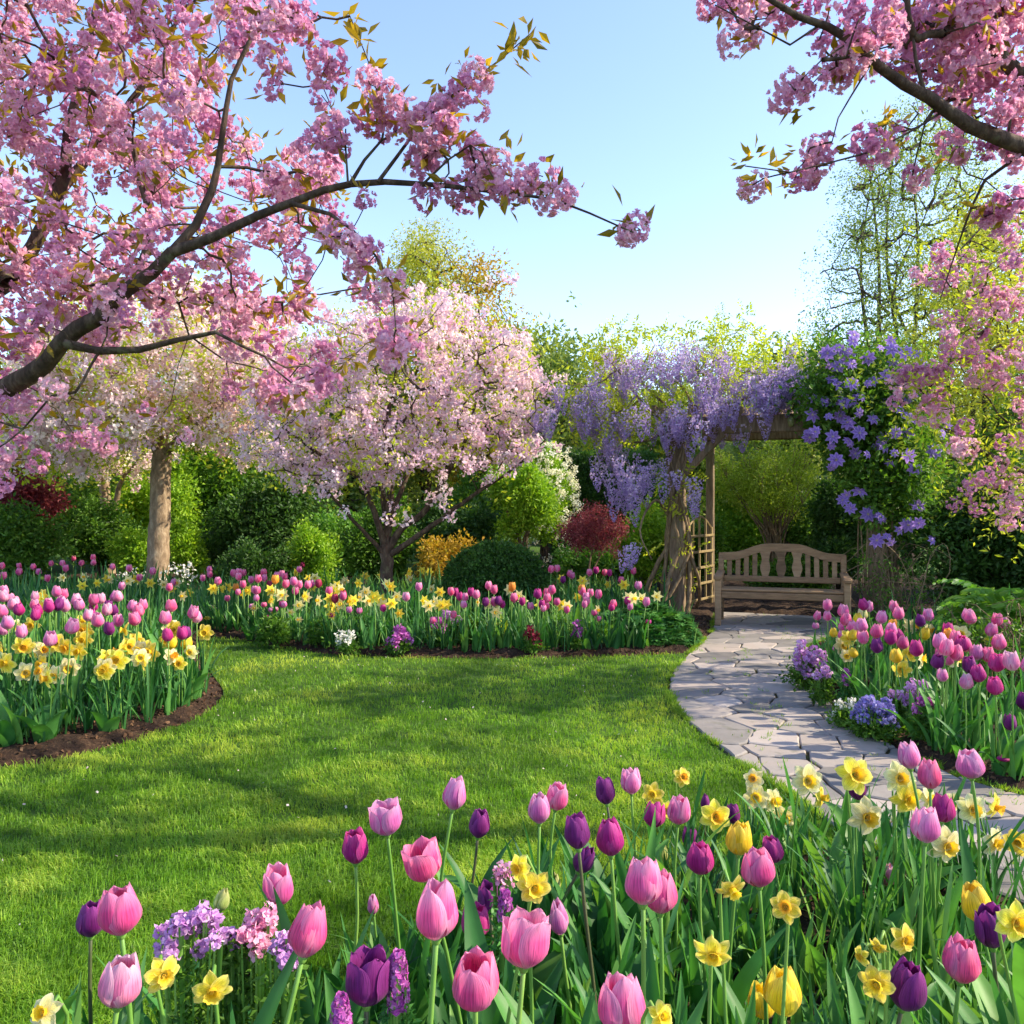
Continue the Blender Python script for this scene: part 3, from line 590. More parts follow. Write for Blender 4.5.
# the big near cherry whose limb reaches in over the lawn
Z0 = 3.75
limbs = [
    (np.vstack([[(-3.75, 4.0, -.1), (-3.6, 4.0, .6)], [P(-230, 480, 3.95), P(-120, 440, 3.9)], [P(x, y, Z0 - .1 * i) for i, (x, y) in enumerate([(-60, 415), (0, 388), (30, 372), (80, 330), (130, 290), (172, 252)])]]), .125, .024),
    pxlimb([(172, 252), (215, 236), (260, 215), (290, 203), (325, 190), (350, 184), (385, 182), (440, 185), (500, 192), (555, 200), (590, 213), (632, 232)], 3.25, 3.0, .023, .003),
    pxlimb([(172, 252), (196, 225), (212, 190), (222, 140), (232, 80), (250, 45), (268, 10), (284, -30)], 3.25, 3.3, .019, .006),
    pxlimb([(350, 184), (365, 160), (382, 140), (397, 133)], 3.1, 3.1, .008, .003), pxlimb([(378, 182), (398, 155), (413, 135), (435, 112), (478, 76), (502, 58), (530, 34)], 3.1, 3.15, .008, .002),
    pxlimb([(382, 140), (385, 120), (377, 90), (368, 60), (350, 16)], 3.1, 3.1, .005, .002), pxlimb([(424, 183), (448, 160), (470, 145), (482, 152)], 3.05, 3.0, .005, .002),
    pxlimb([(290, 203), (330, 214), (352, 230), (375, 255), (392, 285), (396, 330)], 3.15, 3.0, .010, .002), pxlimb([(348, 184), (346, 150), (335, 115), (322, 85)], 3.1, 3.15, .005, .002),
    pxlimb([(66, 344), (100, 351), (140, 350), (180, 340), (216, 333), (240, 345)], 3.42, 3.3, .022, .006),
    pxlimb([(-120, 420), (-20, 300), (8, 283), (25, 258), (60, 190), (70, 120), (85, 60), (100, -20)], 4.1, 4.6, .06, .012),
    pxlimb([(60, 190), (110, 130), (140, 90), (165, 55), (185, -10)], 4.5, 4.8, .03, .008), pxlimb([(8, 283), (-60, 180), (-90, 60), (-60, -60)], 4.1, 4.4, .04, .01),
    pxlimb([(120, 300), (150, 240), (140, 180), (120, 120), (60, 60), (20, -10)], 3.6, 3.9, .02, .006),
]
spr = [(322, 75), (320, 95), (325, 60), (268, 85), (270, 62), (320, 135), (335, 150), (345, 130), (330, 120), (365, 200), (375, 90), (370, 80), (380, 105), (375, 120), (385, 128), (395, 130), (415, 125), (430, 120), (440, 110), (450, 100), (460, 92), (470, 88), (480, 78), (478, 70), (430, 135), (445, 130), (425, 150), (435, 150), (420, 165), (425, 195), (445, 190), (470, 145), (480, 155), (475, 170), (485, 175), (500, 160), (465, 185), (480, 182), (500, 190), (510, 195), (530, 180), (540, 175), (520, 190), (548, 200), (560, 195), (630, 230), (637, 226), (340, 235), (350, 250), (330, 240), (370, 250), (355, 275), (375, 290), (390, 280), (385, 340), (400, 330), (395, 345), (300, 30), (285, 15), (265, 30), (305, 12), (250, 20)]
sprp = np.array([P(x + rng.normal(0, 1.5), y + rng.normal(0, 1.5), 3.08 + .05 * rng.normal()) for x, y in spr])
poly_main = [(-200, -120), (330, -120), (300, -40), (290, 20), (245, 60), (215, 95), (260, 150), (290, 165), (335, 175), (345, 235), (375, 270), (395, 300), (360, 335), (310, 315), (250, 340), (180, 325), (120, 345), (60, 340), (-40, 370), (-200, 420)]
tgt = np.vstack([sprp, px_region(600, poly_main, 3.15, 4.9, thr=-.35, f=.04)])
poly_low = [(-60, 360), (60, 380), (120, 400), (250, 380), (320, 345), (400, 330), (410, 350), (330, 370), (280, 420), (200, 400), (90, 440), (0, 470), (-60, 470)]
low = px_region(30, poly_low, 3.2, 4.2)
tgt = np.vstack([tgt, low])
leafshoot = np.array([P(x, y, 3.1) for x, y in [(345, 18), (352, 20), (357, 35), (362, 45), (365, 55), (370, 68), (350, 10), (505, 56), (512, 50), (518, 45), (525, 38), (532, 30), (528, 42), (640, 232)] for _ in range(1)])
cl = np.vstack([sprp, around(sprp[::2], 1, .035), around(tgt[len(sprp):], 2, .055)])
lv = np.vstack([leafshoot, around(tgt[len(sprp):], 2, .045), around(sprp, 1, .02), np.array([P(x, y, 3.07) for x, y in [(385, 128), (340, 110), (545, 168), (578, 190), (500, 150), (512, 152), (340, 245), (388, 280), (440, 78), (458, 60)]])])
cherry_tree('large near cherry in full pink blossom, its thick mossy limb stretching out over the lawn', limbs, tgt, (-3.75, 4.0, 0), cl, 1.05, 'cherry', lv, 'bronze', rtip=.0024, lscale=.7)

# cherry overhanging from the other side, high up
limbs = [
    (np.vstack([[(3.9, 3.3, -.1), (3.8, 3.25, 1.2), (3.4, 3.2, 2.0)], [P(x, y, 3.15 - .02 * i) for i, (x, y) in enumerate([(1180, 190), (1090, 135), (1024, 84), (1000, 58), (975, 28), (955, -8), (930, -60)])]]), .12, .02),
    pxlimb([(1180, 190), (1090, 163), (1024, 146), (970, 126), (930, 98), (905, 85), (880, 68), (850, 40), (800, 15), (750, -12)], 3.1, 2.8, .05, .008),
    pxlimb([(872, 62), (850, 98), (838, 118), (832, 142)], 2.9, 2.85, .004, .002), pxlimb([(945, 110), (905, 135), (870, 152), (832, 162), (790, 172), (745, 166)], 3.0, 2.8, .006, .002),
    pxlimb([(820, 25), (790, 45), (758, 28), (715, 5)], 2.85, 2.8, .005, .002), pxlimb([(925, 95), (916, 60), (913, 36)], 2.95, 2.95, .008, .005), pxlimb([(850, 42), (822, 60), (803, 78)], 2.85, 2.8, .004, .002),
    pxlimb([(1030, 148), (985, 180), (960, 240), (940, 300)], 3.1, 3.3, .008, .002), pxlimb([(1090, 130), (1150, 0), (1250, -150)], 3.3, 3.6, .06, .02), pxlimb([(1180, 190), (1300, 60), (1450, -60)], 3.4, 3.8, .06, .02), pxlimb([(1200, 200), (1200, 60), (1100, -100)], 3.4, 4.3, .05, .02),
]
spr = [(712, 3), (730, 12), (745, 30), (760, 10), (775, 8), (790, 12), (800, 5), (720, -8), (738, 2), (752, 38), (795, 85), (803, 92), (790, 80), (845, 40), (850, 50), (838, 60), (860, 55), (820, 40), (880, 30), (895, 30), (910, 25), (900, 55), (930, 20), (940, 40), (955, 45), (945, 15), (960, 75), (975, 85), (985, 80), (990, 60), (1010, 40), (1015, 10), (920, 75), (970, 100), (1000, 110), (1015, 105), (950, 100), (945, 145), (955, 150), (985, 215), (1000, 205), (1010, 200), (995, 222), (1016, 205), (915, 173), (880, 155), (870, 150), (900, 130), (805, 175), (820, 165), (825, 155), (812, 150), (795, 178), (750, 181), (1005, 145), (830, 5), (870, 5), (858, 22), (842, 72), (850, 65), (888, 45), (905, 42), (890, 12), (920, 8), (965, 20), (985, 8), (1000, 20)]
sprp = np.array([P(x + rng.normal(0, 2), y + rng.normal(0, 2), 2.95 + .08 * rng.normal() + (.15 if x > 900 else 0)) for x, y in spr])
more = px_region(60, [(880, -60), (1024, -60), (1024, 130), (960, 110), (900, 60)], 2.9, 3.6)
off = np.vstack([px_region(95, [(1030, -420), (1560, -420), (1600, 60), (1300, 250), (1030, 200)], 2.6, 4.8), px_region(28, [(700, -420), (1040, -420), (1040, -40), (700, -30)], 2.8, 4.6)])
tgt = np.vstack([sprp, more, off])
cl = np.vstack([sprp, around(sprp[::2], 1, .03), around(more, 2, .06), around(off, 2, .1)])
lv = np.vstack([around(tgt, 1, .035), np.array([P(x, y, 2.85) for x, y in [(742, 162), (752, 158), (765, 166), (775, 168), (890, 112), (896, 122), (885, 118), (958, 95), (750, 160), (760, 172)]])])
cherry_tree('pink blossoming cherry whose dark boughs hang in from above the flagstone path', limbs, tgt, (3.9, 3.3, 0), cl, 1.0, 'cherryr', lv, 'bronze', rtip=.0028, lscale=.6)

# cherry beside the clematis
limbs = [
    (np.array([(4.75, 6.0, -.1), (4.65, 6.0, .8), (4.5, 5.95, 1.5), (4.4, 5.9, 2.4), (4.5, 5.9, 3.4)]), .10, .03),
    pxlimb([(1128, 480), (1080, 490), (1024, 472), (975, 447), (955, 432), (930, 425)], 5.95, 5.5, .035, .005), pxlimb([(1115, 420), (1060, 330), (1010, 300), (985, 330), (950, 362), (925, 395)], 5.9, 5.5, .035, .004),
    pxlimb([(1112, 390), (1040, 370), (1000, 345), (970, 380), (955, 350)], 5.9, 5.6, .025, .004), pxlimb([(1110, 350), (1050, 230), (1000, 215), (960, 250)], 5.9, 5.7, .025, .005), pxlimb([(1120, 440), (1060, 410), (1010, 425), (990, 400), (975, 385)], 5.95, 5.6, .02, .004),
]
reg = [(915, 262), (960, 245), (1030, 215), (1080, 230), (1090, 500), (1024, 520), (985, 500), (965, 470), (930, 440), (915, 400), (885, 395), (890, 370), (925, 345), (915, 300)]
t1 = px_region(80, reg, 5.3, 6.4, thr=-.2, f=.05)
spx = [(940, 270), (925, 278), (950, 265), (990, 300), (1000, 310), (985, 320), (975, 295), (905, 382), (915, 376), (925, 372), (935, 366), (940, 375), (945, 395), (930, 400), (920, 392), (975, 360), (990, 370), (1000, 380), (965, 450), (958, 445), (975, 492), (985, 480), (970, 500), (1010, 480), (1015, 505), (1008, 520), (1018, 375), (1020, 340), (968, 330), (945, 335), (950, 330)]
t0 = np.array([P(x, y, 5.45 + .1 * rng.normal()) for x, y in spx])
offr = px_region(85, [(1090, 60), (1420, 60), (1480, 380), (1300, 520), (1100, 520)], 5.0, 7.2)
tgt = np.vstack([t0, t1, offr])
cherry_tree('pink cherry with loose hanging sprays next to the purple clematis', limbs, tgt, (4.75, 6.0, 0), np.vstack([around(t0, 2, .05), around(t1, 1, .06), around(offr, 2, .1)]), 1.25, 'cherry', around(tgt, 14, .16), 'springleaf', rtip=.003, lscale=.5)

# small many-limbed cherry at the lawn's far edge
limbs = [
    pxlimb([(388, 618), (388, 595), (387, 570), (386, 545)], 9.5, 9.5, .085, .07),
    pxlimb([(386, 548), (389, 515), (391, 470), (388, 420), (398, 360), (402, 320)], 9.5, 9.6, .055, .012), pxlimb([(386, 550), (374, 512), (360, 480), (330, 462), (300, 440), (270, 420)], 9.5, 9.0, .045, .010),
    pxlimb([(387, 552), (402, 528), (424, 512), (448, 472), (466, 440), (474, 410), (482, 370)], 9.5, 9.4, .05, .010), pxlimb([(388, 556), (405, 545), (440, 520), (478, 492), (512, 470), (545, 440)], 9.5, 9.0, .04, .008),
    pxlimb([(388, 535), (380, 480), (372, 440), (350, 395), (320, 360)], 9.5, 10.2, .035, .010), pxlimb([(390, 520), (410, 470), (440, 420), (450, 370)], 9.5, 10.3, .035, .008),
    pxlimb([(386, 556), (362, 530), (335, 500), (315, 482), (285, 470)], 9.5, 8.8, .03, .008), pxlimb([(389, 530), (384, 470), (400, 430), (420, 390)], 9.5, 8.8, .03, .008),
]
reg = [(236, 445), (246, 395), (280, 345), (318, 322), (352, 312), (400, 296), (452, 300), (498, 318), (540, 362), (562, 398), (545, 432), (520, 452), (480, 470), (440, 462), (400, 478), (350, 490), (300, 480), (262, 478)]
tgt = px_region(600, reg, 8.3, 11.0, thr=.12, f=.06)
low = np.array([P(x, y, 8.7) for x, y in [(545, 440), (520, 458), (500, 465), (480, 468), (510, 450), (495, 480), (440, 490), (400, 512), (452, 505), (290, 478), (275, 470), (530, 385), (555, 375), (500, 290)]])
tgt = np.vstack([tgt, low])
cherry_tree('small many-limbed cherry with pale pink crown rising from the curved flower bed', limbs, tgt, (-1.44, 9.5, 0), np.vstack([around(tgt, 3, .085)]), 1.0, 'cherryp', around(tgt, 3, .14), 'springleaf', tmpl=SIMP, rtip=.0042, leaf_t=LEAF_S)

# stout-trunked cherry behind the beds
limbs = [
    pxlimb([(157, 600), (158, 560), (160, 510), (161, 470), (163, 452)], 12, 12, .165, .135),
    pxlimb([(162, 456), (178, 440), (205, 418), (235, 385), (262, 350)], 12, 11.2, .075, .015), pxlimb([(162, 456), (166, 425), (172, 390), (165, 350), (175, 310)], 12, 12.5, .07, .015),
    pxlimb([(161, 458), (145, 435), (115, 418), (80, 400), (45, 385)], 12, 11.2, .065, .015), pxlimb([(161, 456), (150, 420), (125, 380), (105, 340)], 12, 13, .06, .015), pxlimb([(163, 455), (195, 430), (240, 420), (275, 415)], 12, 11.0, .05, .012),
]
reg = [(-40, 430), (0, 380), (40, 330), (120, 290), (200, 290), (260, 320), (300, 380), (310, 430), (262, 462), (225, 440), (165, 430), (120, 442), (80, 470), (40, 460), (0, 470)]
tgt = px_region(620, reg, 10.4, 13.6, thr=-.4, f=.03)
cherry_tree('cherry with a single stout grey trunk and white-pink crown full of yellow-green leaves', limbs, tgt, (-5.15, 12.0, 0), around(tgt, 4, .13), 1.25, 'cherryw', around(tgt, 3, .2), 'springleaf', tmpl=SIMP, rtip=.005, bark='barkpale', leaf_t=LEAF_M, lscale=1.1)
# slender pale-trunked tree further back
limbs = [pxlimb([(108, 590), (108, 540), (106, 500), (102, 470), (98, 445)], 15, 15, .15, .07), pxlimb([(109, 530), (116, 500), (122, 480), (138, 460)], 15, 14.6, .08, .02), pxlimb([(102, 470), (88, 450), (70, 435)], 15, 14.5, .05, .015)]
tgt = px_region(150, [(50, 470), (60, 430), (110, 410), (170, 420), (170, 470), (120, 480)], 14, 16)
cherry_tree('slender fork-trunked tree with sparse whitish blossom behind the stout-trunked cherry', limbs, tgt, (-7.4, 15, 0), around(tgt, 2, .12), 1.2, 'cherryw', around(tgt, 2, .2), 'springleaf', tmpl=SIMP, rtip=.005, bark='barkpale', leaf_t=LEAF_M)

def leafy_tree(label, limbs, targets, base, leafpos, lmat, tmpl=LEAF_M, ls=1., rtip=.005, bark='twig', alpha=.25, name='leafy_tree', group=None):
    t = thing(name, label, 'tree', base, group); off = np.array(base, float)
    w = MB(); grow(w, [(p - off, a, b) for p, a, b in limbs], targets - off, rtip, alpha); w.build('trunk', M[bark], t, True)
    c = MB(); cloud(c, tmpl, leafpos - off, ls * rng.uniform(.6, 1.3, len(leafpos))); c.build('crown', M[lmat], t); return t
def bg_tree(label, cx, base_py, top, hw, Z, lmat, n, k, ls, s=.3, thr=-.3, tmpl=LEAF_M, reg=None, bark='twig', shape=.9):
    cy = 470
    x0 = cx - hw; x1 = cx + hw; h = base_py - top
    reg = reg or [(cx - hw * .15, top), (cx + hw * .25, top + .04 * h), (cx + hw * .75, top + .22 * h), (x1, top + .55 * h), (cx + hw * .8, base_py), (cx - hw * .8, base_py), (x0, top + .5 * h), (cx - hw * .7, top + .2 * h)]
    tg = px_region(n, reg, Z - hw * Z / F * shape, Z + hw * Z / F * shape, thr=thr, f=.04, zmin=.8)
    g = P(cx, 505, Z); base = (g[0], Z, 0)
    zm = P(cx, (top + base_py) / 2, Z)[2]; limbs = [(np.array([base, (g[0] + .1, Z, .8), (g[0] - .05, Z, 1.5)]), .009 * Z, .006 * Z)]
    for q in range(5):
        e = P(cx + rng.uniform(-.6, .6) * hw, top + rng.uniform(.08, .35) * h, Z + rng.uniform(-.4, .4) * hw * Z / F); s0 = np.array((g[0] - .02, Z, 1.45)); limbs.append((np.array([s0, s0 * .65 + e * .35 + (rng.normal(0, .2), rng.normal(0, .2), .1), s0 * .3 + e * .7 + (rng.normal(0, .25), rng.normal(0, .2), 0), e]), .0045 * Z, .012))
    lv = around(tg, k, s); lv = lv[lv[:, 2] > .3]
    return leafy_tree(label, limbs, tg, base, lv, lmat, tmpl, ls, bark=bark, rtip=.0006 * Z)
# far trees
bg_tree('airy yellow-green tree rising above the pale pink cherry crown', 428, 480, 232, 66, 19, 'g_yellow', 560, 12, 1.4, .22, -.2, LEAF_XS)
bg_tree('bright green tree between the pale pink cherry and the wisteria', 545, 470, 338, 52, 17, 'g_far', 260, 8, 1.7, .3)
bg_tree('golden leafed tree top above the right shoulder of the pale pink cherry', 478, 470, 258, 44, 18, 'g_orange', 260, 6, 1.3, .25, -.2)
bg_tree('olive green tree peeping out left of the wisteria', 603, 470, 385, 36, 20, 'g_far', 160, 8, 1.9, .35)
bg_tree('tall blue-green sparse tree behind the clematis with the sky showing through', 905, 480, 95, 98, 16, 'g_far', 900, 7, 1.15, .2, -.5, LEAF_XS, reg=[(925, 90), (985, 120), (1000, 250), (1010, 350), (1000, 470), (830, 470), (812, 335), (830, 290), (815, 270), (860, 215), (850, 180), (880, 130)])
bg_tree('yellow-green young tree in thin leaf behind the cherry by the clematis', 985, 520, 190, 72, 12, 'g_yellow', 420, 9, 1.0, .2, -.4, LEAF_XS)
bg_tree('yellow-leaved tree showing above the arbour beam', 785, 470, 348, 58, 14.5, 'g_far', 260, 9, 1.2, .25)
bg_tree('pale green tree behind the stout-trunked cherry', 215, 500, 330, 80, 18, 'g_lime', 300, 8, 1.8, .35)
bg_tree('dark green tree at the garden edge beyond the red shrub', 20, 520, 360, 70, 18, 'g_mid', 300, 8, 1.9, .35)
bg_tree('light green tree beyond the small many-limbed cherry', 350, 500, 360, 75, 19, 'g_far', 300, 8, 1.9, .35)
bg_tree('blossom-pink tree far behind the dark clipped hedge', 590, 480, 425, 50, 22, 'cherryp', 200, 8, 2.0, .4)
bg_tree('dull green tree far behind the arbour and the willowy shrub', 700, 500, 395, 60, 19, 'g_far', 260, 8, 1.9, .35)
bg_tree('green tree behind the shrub beside the path end', 1060, 540, 360, 60, 11, 'g_mid', 220, 8, 1.2, .25)

# ------------------------------------------------------------------ shrubs
def shrub(name, label, x0, x1, top, Z, lmat, n, ls=1., lumps=14, stems=7, depth=None, tmpl=LEAF_M, low=.05, cat='shrub', rough=.34, vase=False, stemmat='twig'):
    cx = (x0 + x1) / 2; hw = (x1 - x0) / 2 * Z / F; H = HC + (HY - top) * Z / F; c = P(cx, 505, Z); dp = depth or hw * .8
    t = thing(name, label, cat, (c[0], Z, 0))
    lz0 = low * H if not vase else .42 * H
    cen = []
    for _ in range(lumps):
        d = unit(rng.normal(size=3)); f = rng.uniform(.25, .78)
        cen.append((d[0] * f * hw, d[1] * f * dp, (lz0 + H) / 2 + d[2] * f * (H - lz0) / 2))
    cen = np.array(cen); rad = rough * min(hw, H) * rng.uniform(.7, 1.25, lumps)
    k = rng.integers(0, lumps, n); d = unit(rng.normal(size=(n, 3))) * rng.uniform(.45, 1.05, (n, 1)); p = cen[k] + d * rad[k][:, None]
    p = p[(p[:, 2] > .05) & (p[:, 2] < H * 1.03)]
    w = MB()
    for j in range(stems):
        a = rng.uniform(0, 6.28); b = cen[rng.integers(0, lumps)]; s0 = np.array((.08 * hw * math.cos(a), .08 * hw * math.sin(a), -.02))
        mid = s0 * .4 + b * .6 + np.array((0, 0, .12 * H)); tube(w, smooth_path([s0, s0 * .75 + mid * .25 + np.array((0, 0, .2 * H)), mid, b], .12, .008), np.linspace(.014 * Z / 10 + .006, .004, len(smooth_path([s0, s0 * .75 + mid * .25 + np.array((0, 0, .2 * H)), mid, b], .12))), 5)
    ex = []
    for j in range(stems + 8):
        b = cen[rng.integers(0, lumps)]; d = unit(np.array((b[0], b[1], (b[2] - .4 * H) * 1.2 + .25 * H)) + rng.normal(0, .15, 3) * H); e = b + d * rad[0] * rng.uniform(1.3, 1.9); tube(w, [b, (b + e) / 2 + rng.normal(0, .03, 3), e], [.006, .004, .002], 4, cap=False); s = rng.uniform(.5, 1, (9, 1)); ex.append(b + (e - b) * s + rng.normal(0, .03, (9, 3)))
    p = np.vstack([p] + ex)
    w.build('stems', M[stemmat], t, True)
    c_ = MB(); cloud(c_, tmpl, p, ls * rng.uniform(.65, 1.25, len(p))); c_.build('foliage', M[lmat], t)
    return t
shrub('red_shrub', 'dark red-leaved shrub at the edge of the garden under the cherries', -70, 78, 438, 13, 'g_red', 2600, 1.1)
shrub('shrub', 'dark green shrub with a yellowish flush below the red-leaved shrub', -60, 70, 512, 12, 'g_mid', 1500, 1.)
shrub('shrub', 'mid green bushy shrub around the foot of the slender fork-trunked tree', 55, 150, 500, 13.4, 'g_mid', 1700, 1.)
shrub('shrub', 'bright lime green shrub just right of the stout cherry trunk', 165, 208, 522, 12.9, 'g_lime', 900, 1.)
shrub('shrub', 'lime green rounded shrub just left of the stout cherry trunk', 112, 156, 524, 12.7, 'g_lime', 900, 1.)
shrub('evergreen_shrub', 'large dark evergreen shrub filling the gap between the two nearer cherry trunks', 195, 332, 465, 13.6, 'g_dark', 3600, 1.2)
shrub('juniper_shrub', 'low spreading dark juniper in front of the large dark evergreen', 196, 290, 545, 11.4, 'g_dark', 1500, .8, depth=.5)
shrub('shrub', 'low yellow-green shrub at the left of the small many-limbed cherry', 278, 345, 535, 11.8, 'g_lime', 1000, .9)
shrub('shrub', 'green and gold shrub behind the small cherry trunk', 335, 420, 505, 12.6, 'g_mid', 1500, 1.)
shrub('golden_shrub', 'orange-gold leaved shrub behind the round boxwood', 408, 498, 536, 11.6, 'g_orange', 1500, .8)
shrub('evergreen_shrub', 'dark green shrub deep in shade behind the golden shrub', 395, 500, 490, 14.5, 'g_dark', 1700, 1.2)
shrub('vase_shrub', 'lime-leaved vase-shaped shrub on many bare stems above the golden shrub', 478, 562, 468, 12.6, 'g_lime', 1700, .9, stems=16, vase=True, stemmat='vine')
def whiteflower(label, x0, x1, top, Z, n, base=None):
    t = shrub('blossoming_shrub', label, x0, x1, top, Z, 'g_lime', n, 1.)
    cx = (x0 + x1) / 2; hw = (x1 - x0) / 2 * Z / F; c = P(cx, 505, Z); H = HC + (HY - top) * Z / F
    m = MB(); d = unit(rng.normal(size=(260, 3)) * (1, 1, .8) + np.array((0, -.4, .3))) * rng.uniform(.75, 1.0, (260, 1)) * (hw, hw * .8, H * .48) + np.array((0, 0, H * .52)); cloud(m, SIMP, d, .9 * rng.uniform(.6, 1.2, 260)); m.build('blossom', M['whitef'], t)
M['whitef'] = leafmat('white_bracts', ['ddd8b8', 'ece8cc', 'f6f4e0', 'fdfcf0'], .4, .6, (1, 1, .9), 1.05, .2)
whiteflower('pale cream flowering dogwood shrub between the lime shrub and the dark hedge', 508, 582, 432, 13.6, 900)
shrub('shrub', 'fresh green tall shrub between the slender and the stout trunks', 100, 215, 455, 16, 'g_lime', 2600, 1.3)
shrub('shrub', 'sunlit green shrub right of the stout trunk, above the dark juniper', 180, 275, 440, 16.5, 'g_mid', 2200, 1.3)
shrub('shrub', 'green shrub low behind the curved bed between the two nearer cherries', 280, 400, 520, 14, 'g_fresh', 1800, 1.1)
shrub('shrub', 'tall green shrub filling the far end of the garden under the red-leaved edge', -40, 120, 470, 16, 'g_mid', 2600, 1.4)
shrub('shrub', 'light green bush far behind the willowy shrub and bench', 690, 800, 470, 15.5, 'g_lime', 2400, 1.3)
shrub('shrub', 'green bush beyond the bench, under the clematis', 760, 880, 490, 14.5, 'g_mid', 2000, 1.2)
shrub('shrub', 'green leafy bush between the lime vase-shaped shrub and the small cherry', 420, 520, 480, 16, 'g_mid', 2000, 1.3)
shrub('shrub', 'pale lime bush above the dark clipped hedge', 540, 660, 440, 17, 'g_lime', 2200, 1.4)
# far wood closing the view, one mass
m = MB(); n = 15000; x = rng.uniform(-32, 34, n); y = rng.uniform(26, 29, n); top = 4.0 + 1.3 * lfn(x * .35, x * 0, 1.) + .5 * lfn(x * 1.7, x * 0 + 3, 1.); z = top * rng.random(n) ** .7
cloud(m, LEAF_M, np.column_stack([x, y, np.maximum(z, .1)]), rng.uniform(3.2, 5.5, n)); o = m.build('far_wood', M['g_far']); o['kind'] = 'stuff'
# clipped hedge
t = thing('clipped_hedge', 'very dark green clipped hedge behind the red maple', 'hedge', (P(600, 505, 14.6)[0], 14.6, 0))
n = 9000; hw, H = 50 * 14.6 / F, HC + (505 - 456) * 14.6 / F; face = rng.random(n)
p = np.column_stack([rng.uniform(-hw, hw, n), rng.uniform(-.5, .5, n), rng.uniform(.1, H, n)])
p[face < .6, 1] = -.5 + rng.uniform(-.03, .05, (face < .6).sum()); p[face > .85, 2] = H + rng.uniform(-.06, .03, (face > .85).sum())
c_ = MB(); cloud(c_, LEAF_S, p, rng.uniform(.7, 1.1, n)); c_.build('foliage', M['g_dark'], t)
w = MB(); box(w, (0, 0, H * .48), (hw * 1.9, .78, H * .9)); w.build('twig_core', M['twig'], t)
# boxwood ball
bx = P(496, 505, 9.7); t = thing('boxwood_ball', 'dense dark round boxwood at the back of the curved bed', 'shrub', (bx[0], 9.7, 0))
n = 8000; d = unit(rng.normal(size=(n, 3))); rr = rng.uniform(.88, 1.02, n) * (1 + .05 * lfn(d[:, 0] * 3, d[:, 1] * 3 + d[:, 2] * 3, 1.) + .03 * lfn(d[:, 0] * 9, d[:, 1] * 9 + d[:, 2] * 9, 1.)); p = d * rr[:, None] * (.60, .55, .46) + np.array((0, 0, .36)); p = p[p[:, 2] > .02]
c_ = MB(); cloud(c_, [sprig(7, .036, .024, .035, .3) for _ in range(4)], p, rng.uniform(.8, 1.4, len(p))); c_.build('foliage', M['g_box'], t)
w = MB(); an = np.arange(16) * 2 * np.pi / 16; V = [(.54 * math.sin(e) * math.cos(a), .49 * math.sin(e) * math.sin(a), .36 + .40 * math.cos(e)) for e in np.linspace(.05, 2.4, 9) for a in an]
w.add(V, [(i * 16 + j, i * 16 + (j + 1) % 16, i * 16 + 16 + (j + 1) % 16, i * 16 + 16 + j) for i in range(8) for j in range(16)]); w.build('twig_core', M['g_dark'], t, True)
# red maple on a thin stem
mp_ = P(592, 505, 11.0); t = thing('red_maple', 'small crimson-leaved maple with flat-topped crown in front of the dark hedge', 'tree', (mp_[0], 11, 0))
reg = [(560, 536), (564, 524), (578, 520), (588, 512), (606, 510), (618, 516), (624, 530), (618, 540), (622, 554), (606, 548), (596, 540), (580, 546), (566, 546)]
tg = px_region(95, reg, 10.5, 11.4, thr=-.2, f=.09); off = np.array((mp_[0], 11, 0))
w = MB(); grow(w, [(np.array([(0, 0, 0), (-.05, 0, .3), (-.02, .0, .6), (.05, 0, .85)]), .022, .010), (np.array([(-.03, 0, .35), (.08, .03, .55), (.2, .05, .8)]), .014, .006)], tg - off, .003, .25); w.build('trunk', M['vine'], t, True)
c_ = MB(); cloud(c_, [sprig(8, .05, .02, .05, -.2) for _ in range(4)], around(tg, 9, .055) - off, rng.uniform(.6, 1.1, len(tg) * 9)); c_.build('crown', M['g_maple'], t)
shrub('shrub', 'leafy green shrub under the red maple', 552, 612, 545, 11.7, 'g_fresh', 1000, .8)
shrub('shrub', 'bright lime shrub behind the wisteria stems', 612, 684, 503, 12.2, 'g_lime', 1500, .9)
shrub('shrub', 'green shrub behind the lattice trellis', 660, 735, 520, 12.6, 'g_mid', 1200, .9)
shrub('willowy_shrub', 'tall vase-shaped yellow-green shrub of many thin stems behind the bench', 708, 842, 440, 11.9, 'g_willow', 1900, .75, lumps=26, stems=60, vase=True, tmpl=LEAF_XS, rough=.26, stemmat='vine')
shrub('shrub', 'low dark green undergrowth shrub right behind the bench', 722, 850, 560, 11.2, 'g_mid', 1300, .8)
shrub('evergreen_shrub', 'dark leafy shrub between the bench back and the right arbour post', 800, 885, 478, 10.9, 'g_dark', 2000, .9)
shrub('evergreen_shrub', 'near-black evergreen mass in deep shade beyond the right-hand flower bed', 900, 1120, 455, 8.8, 'g_dark', 5200, 1.0, lumps=24)
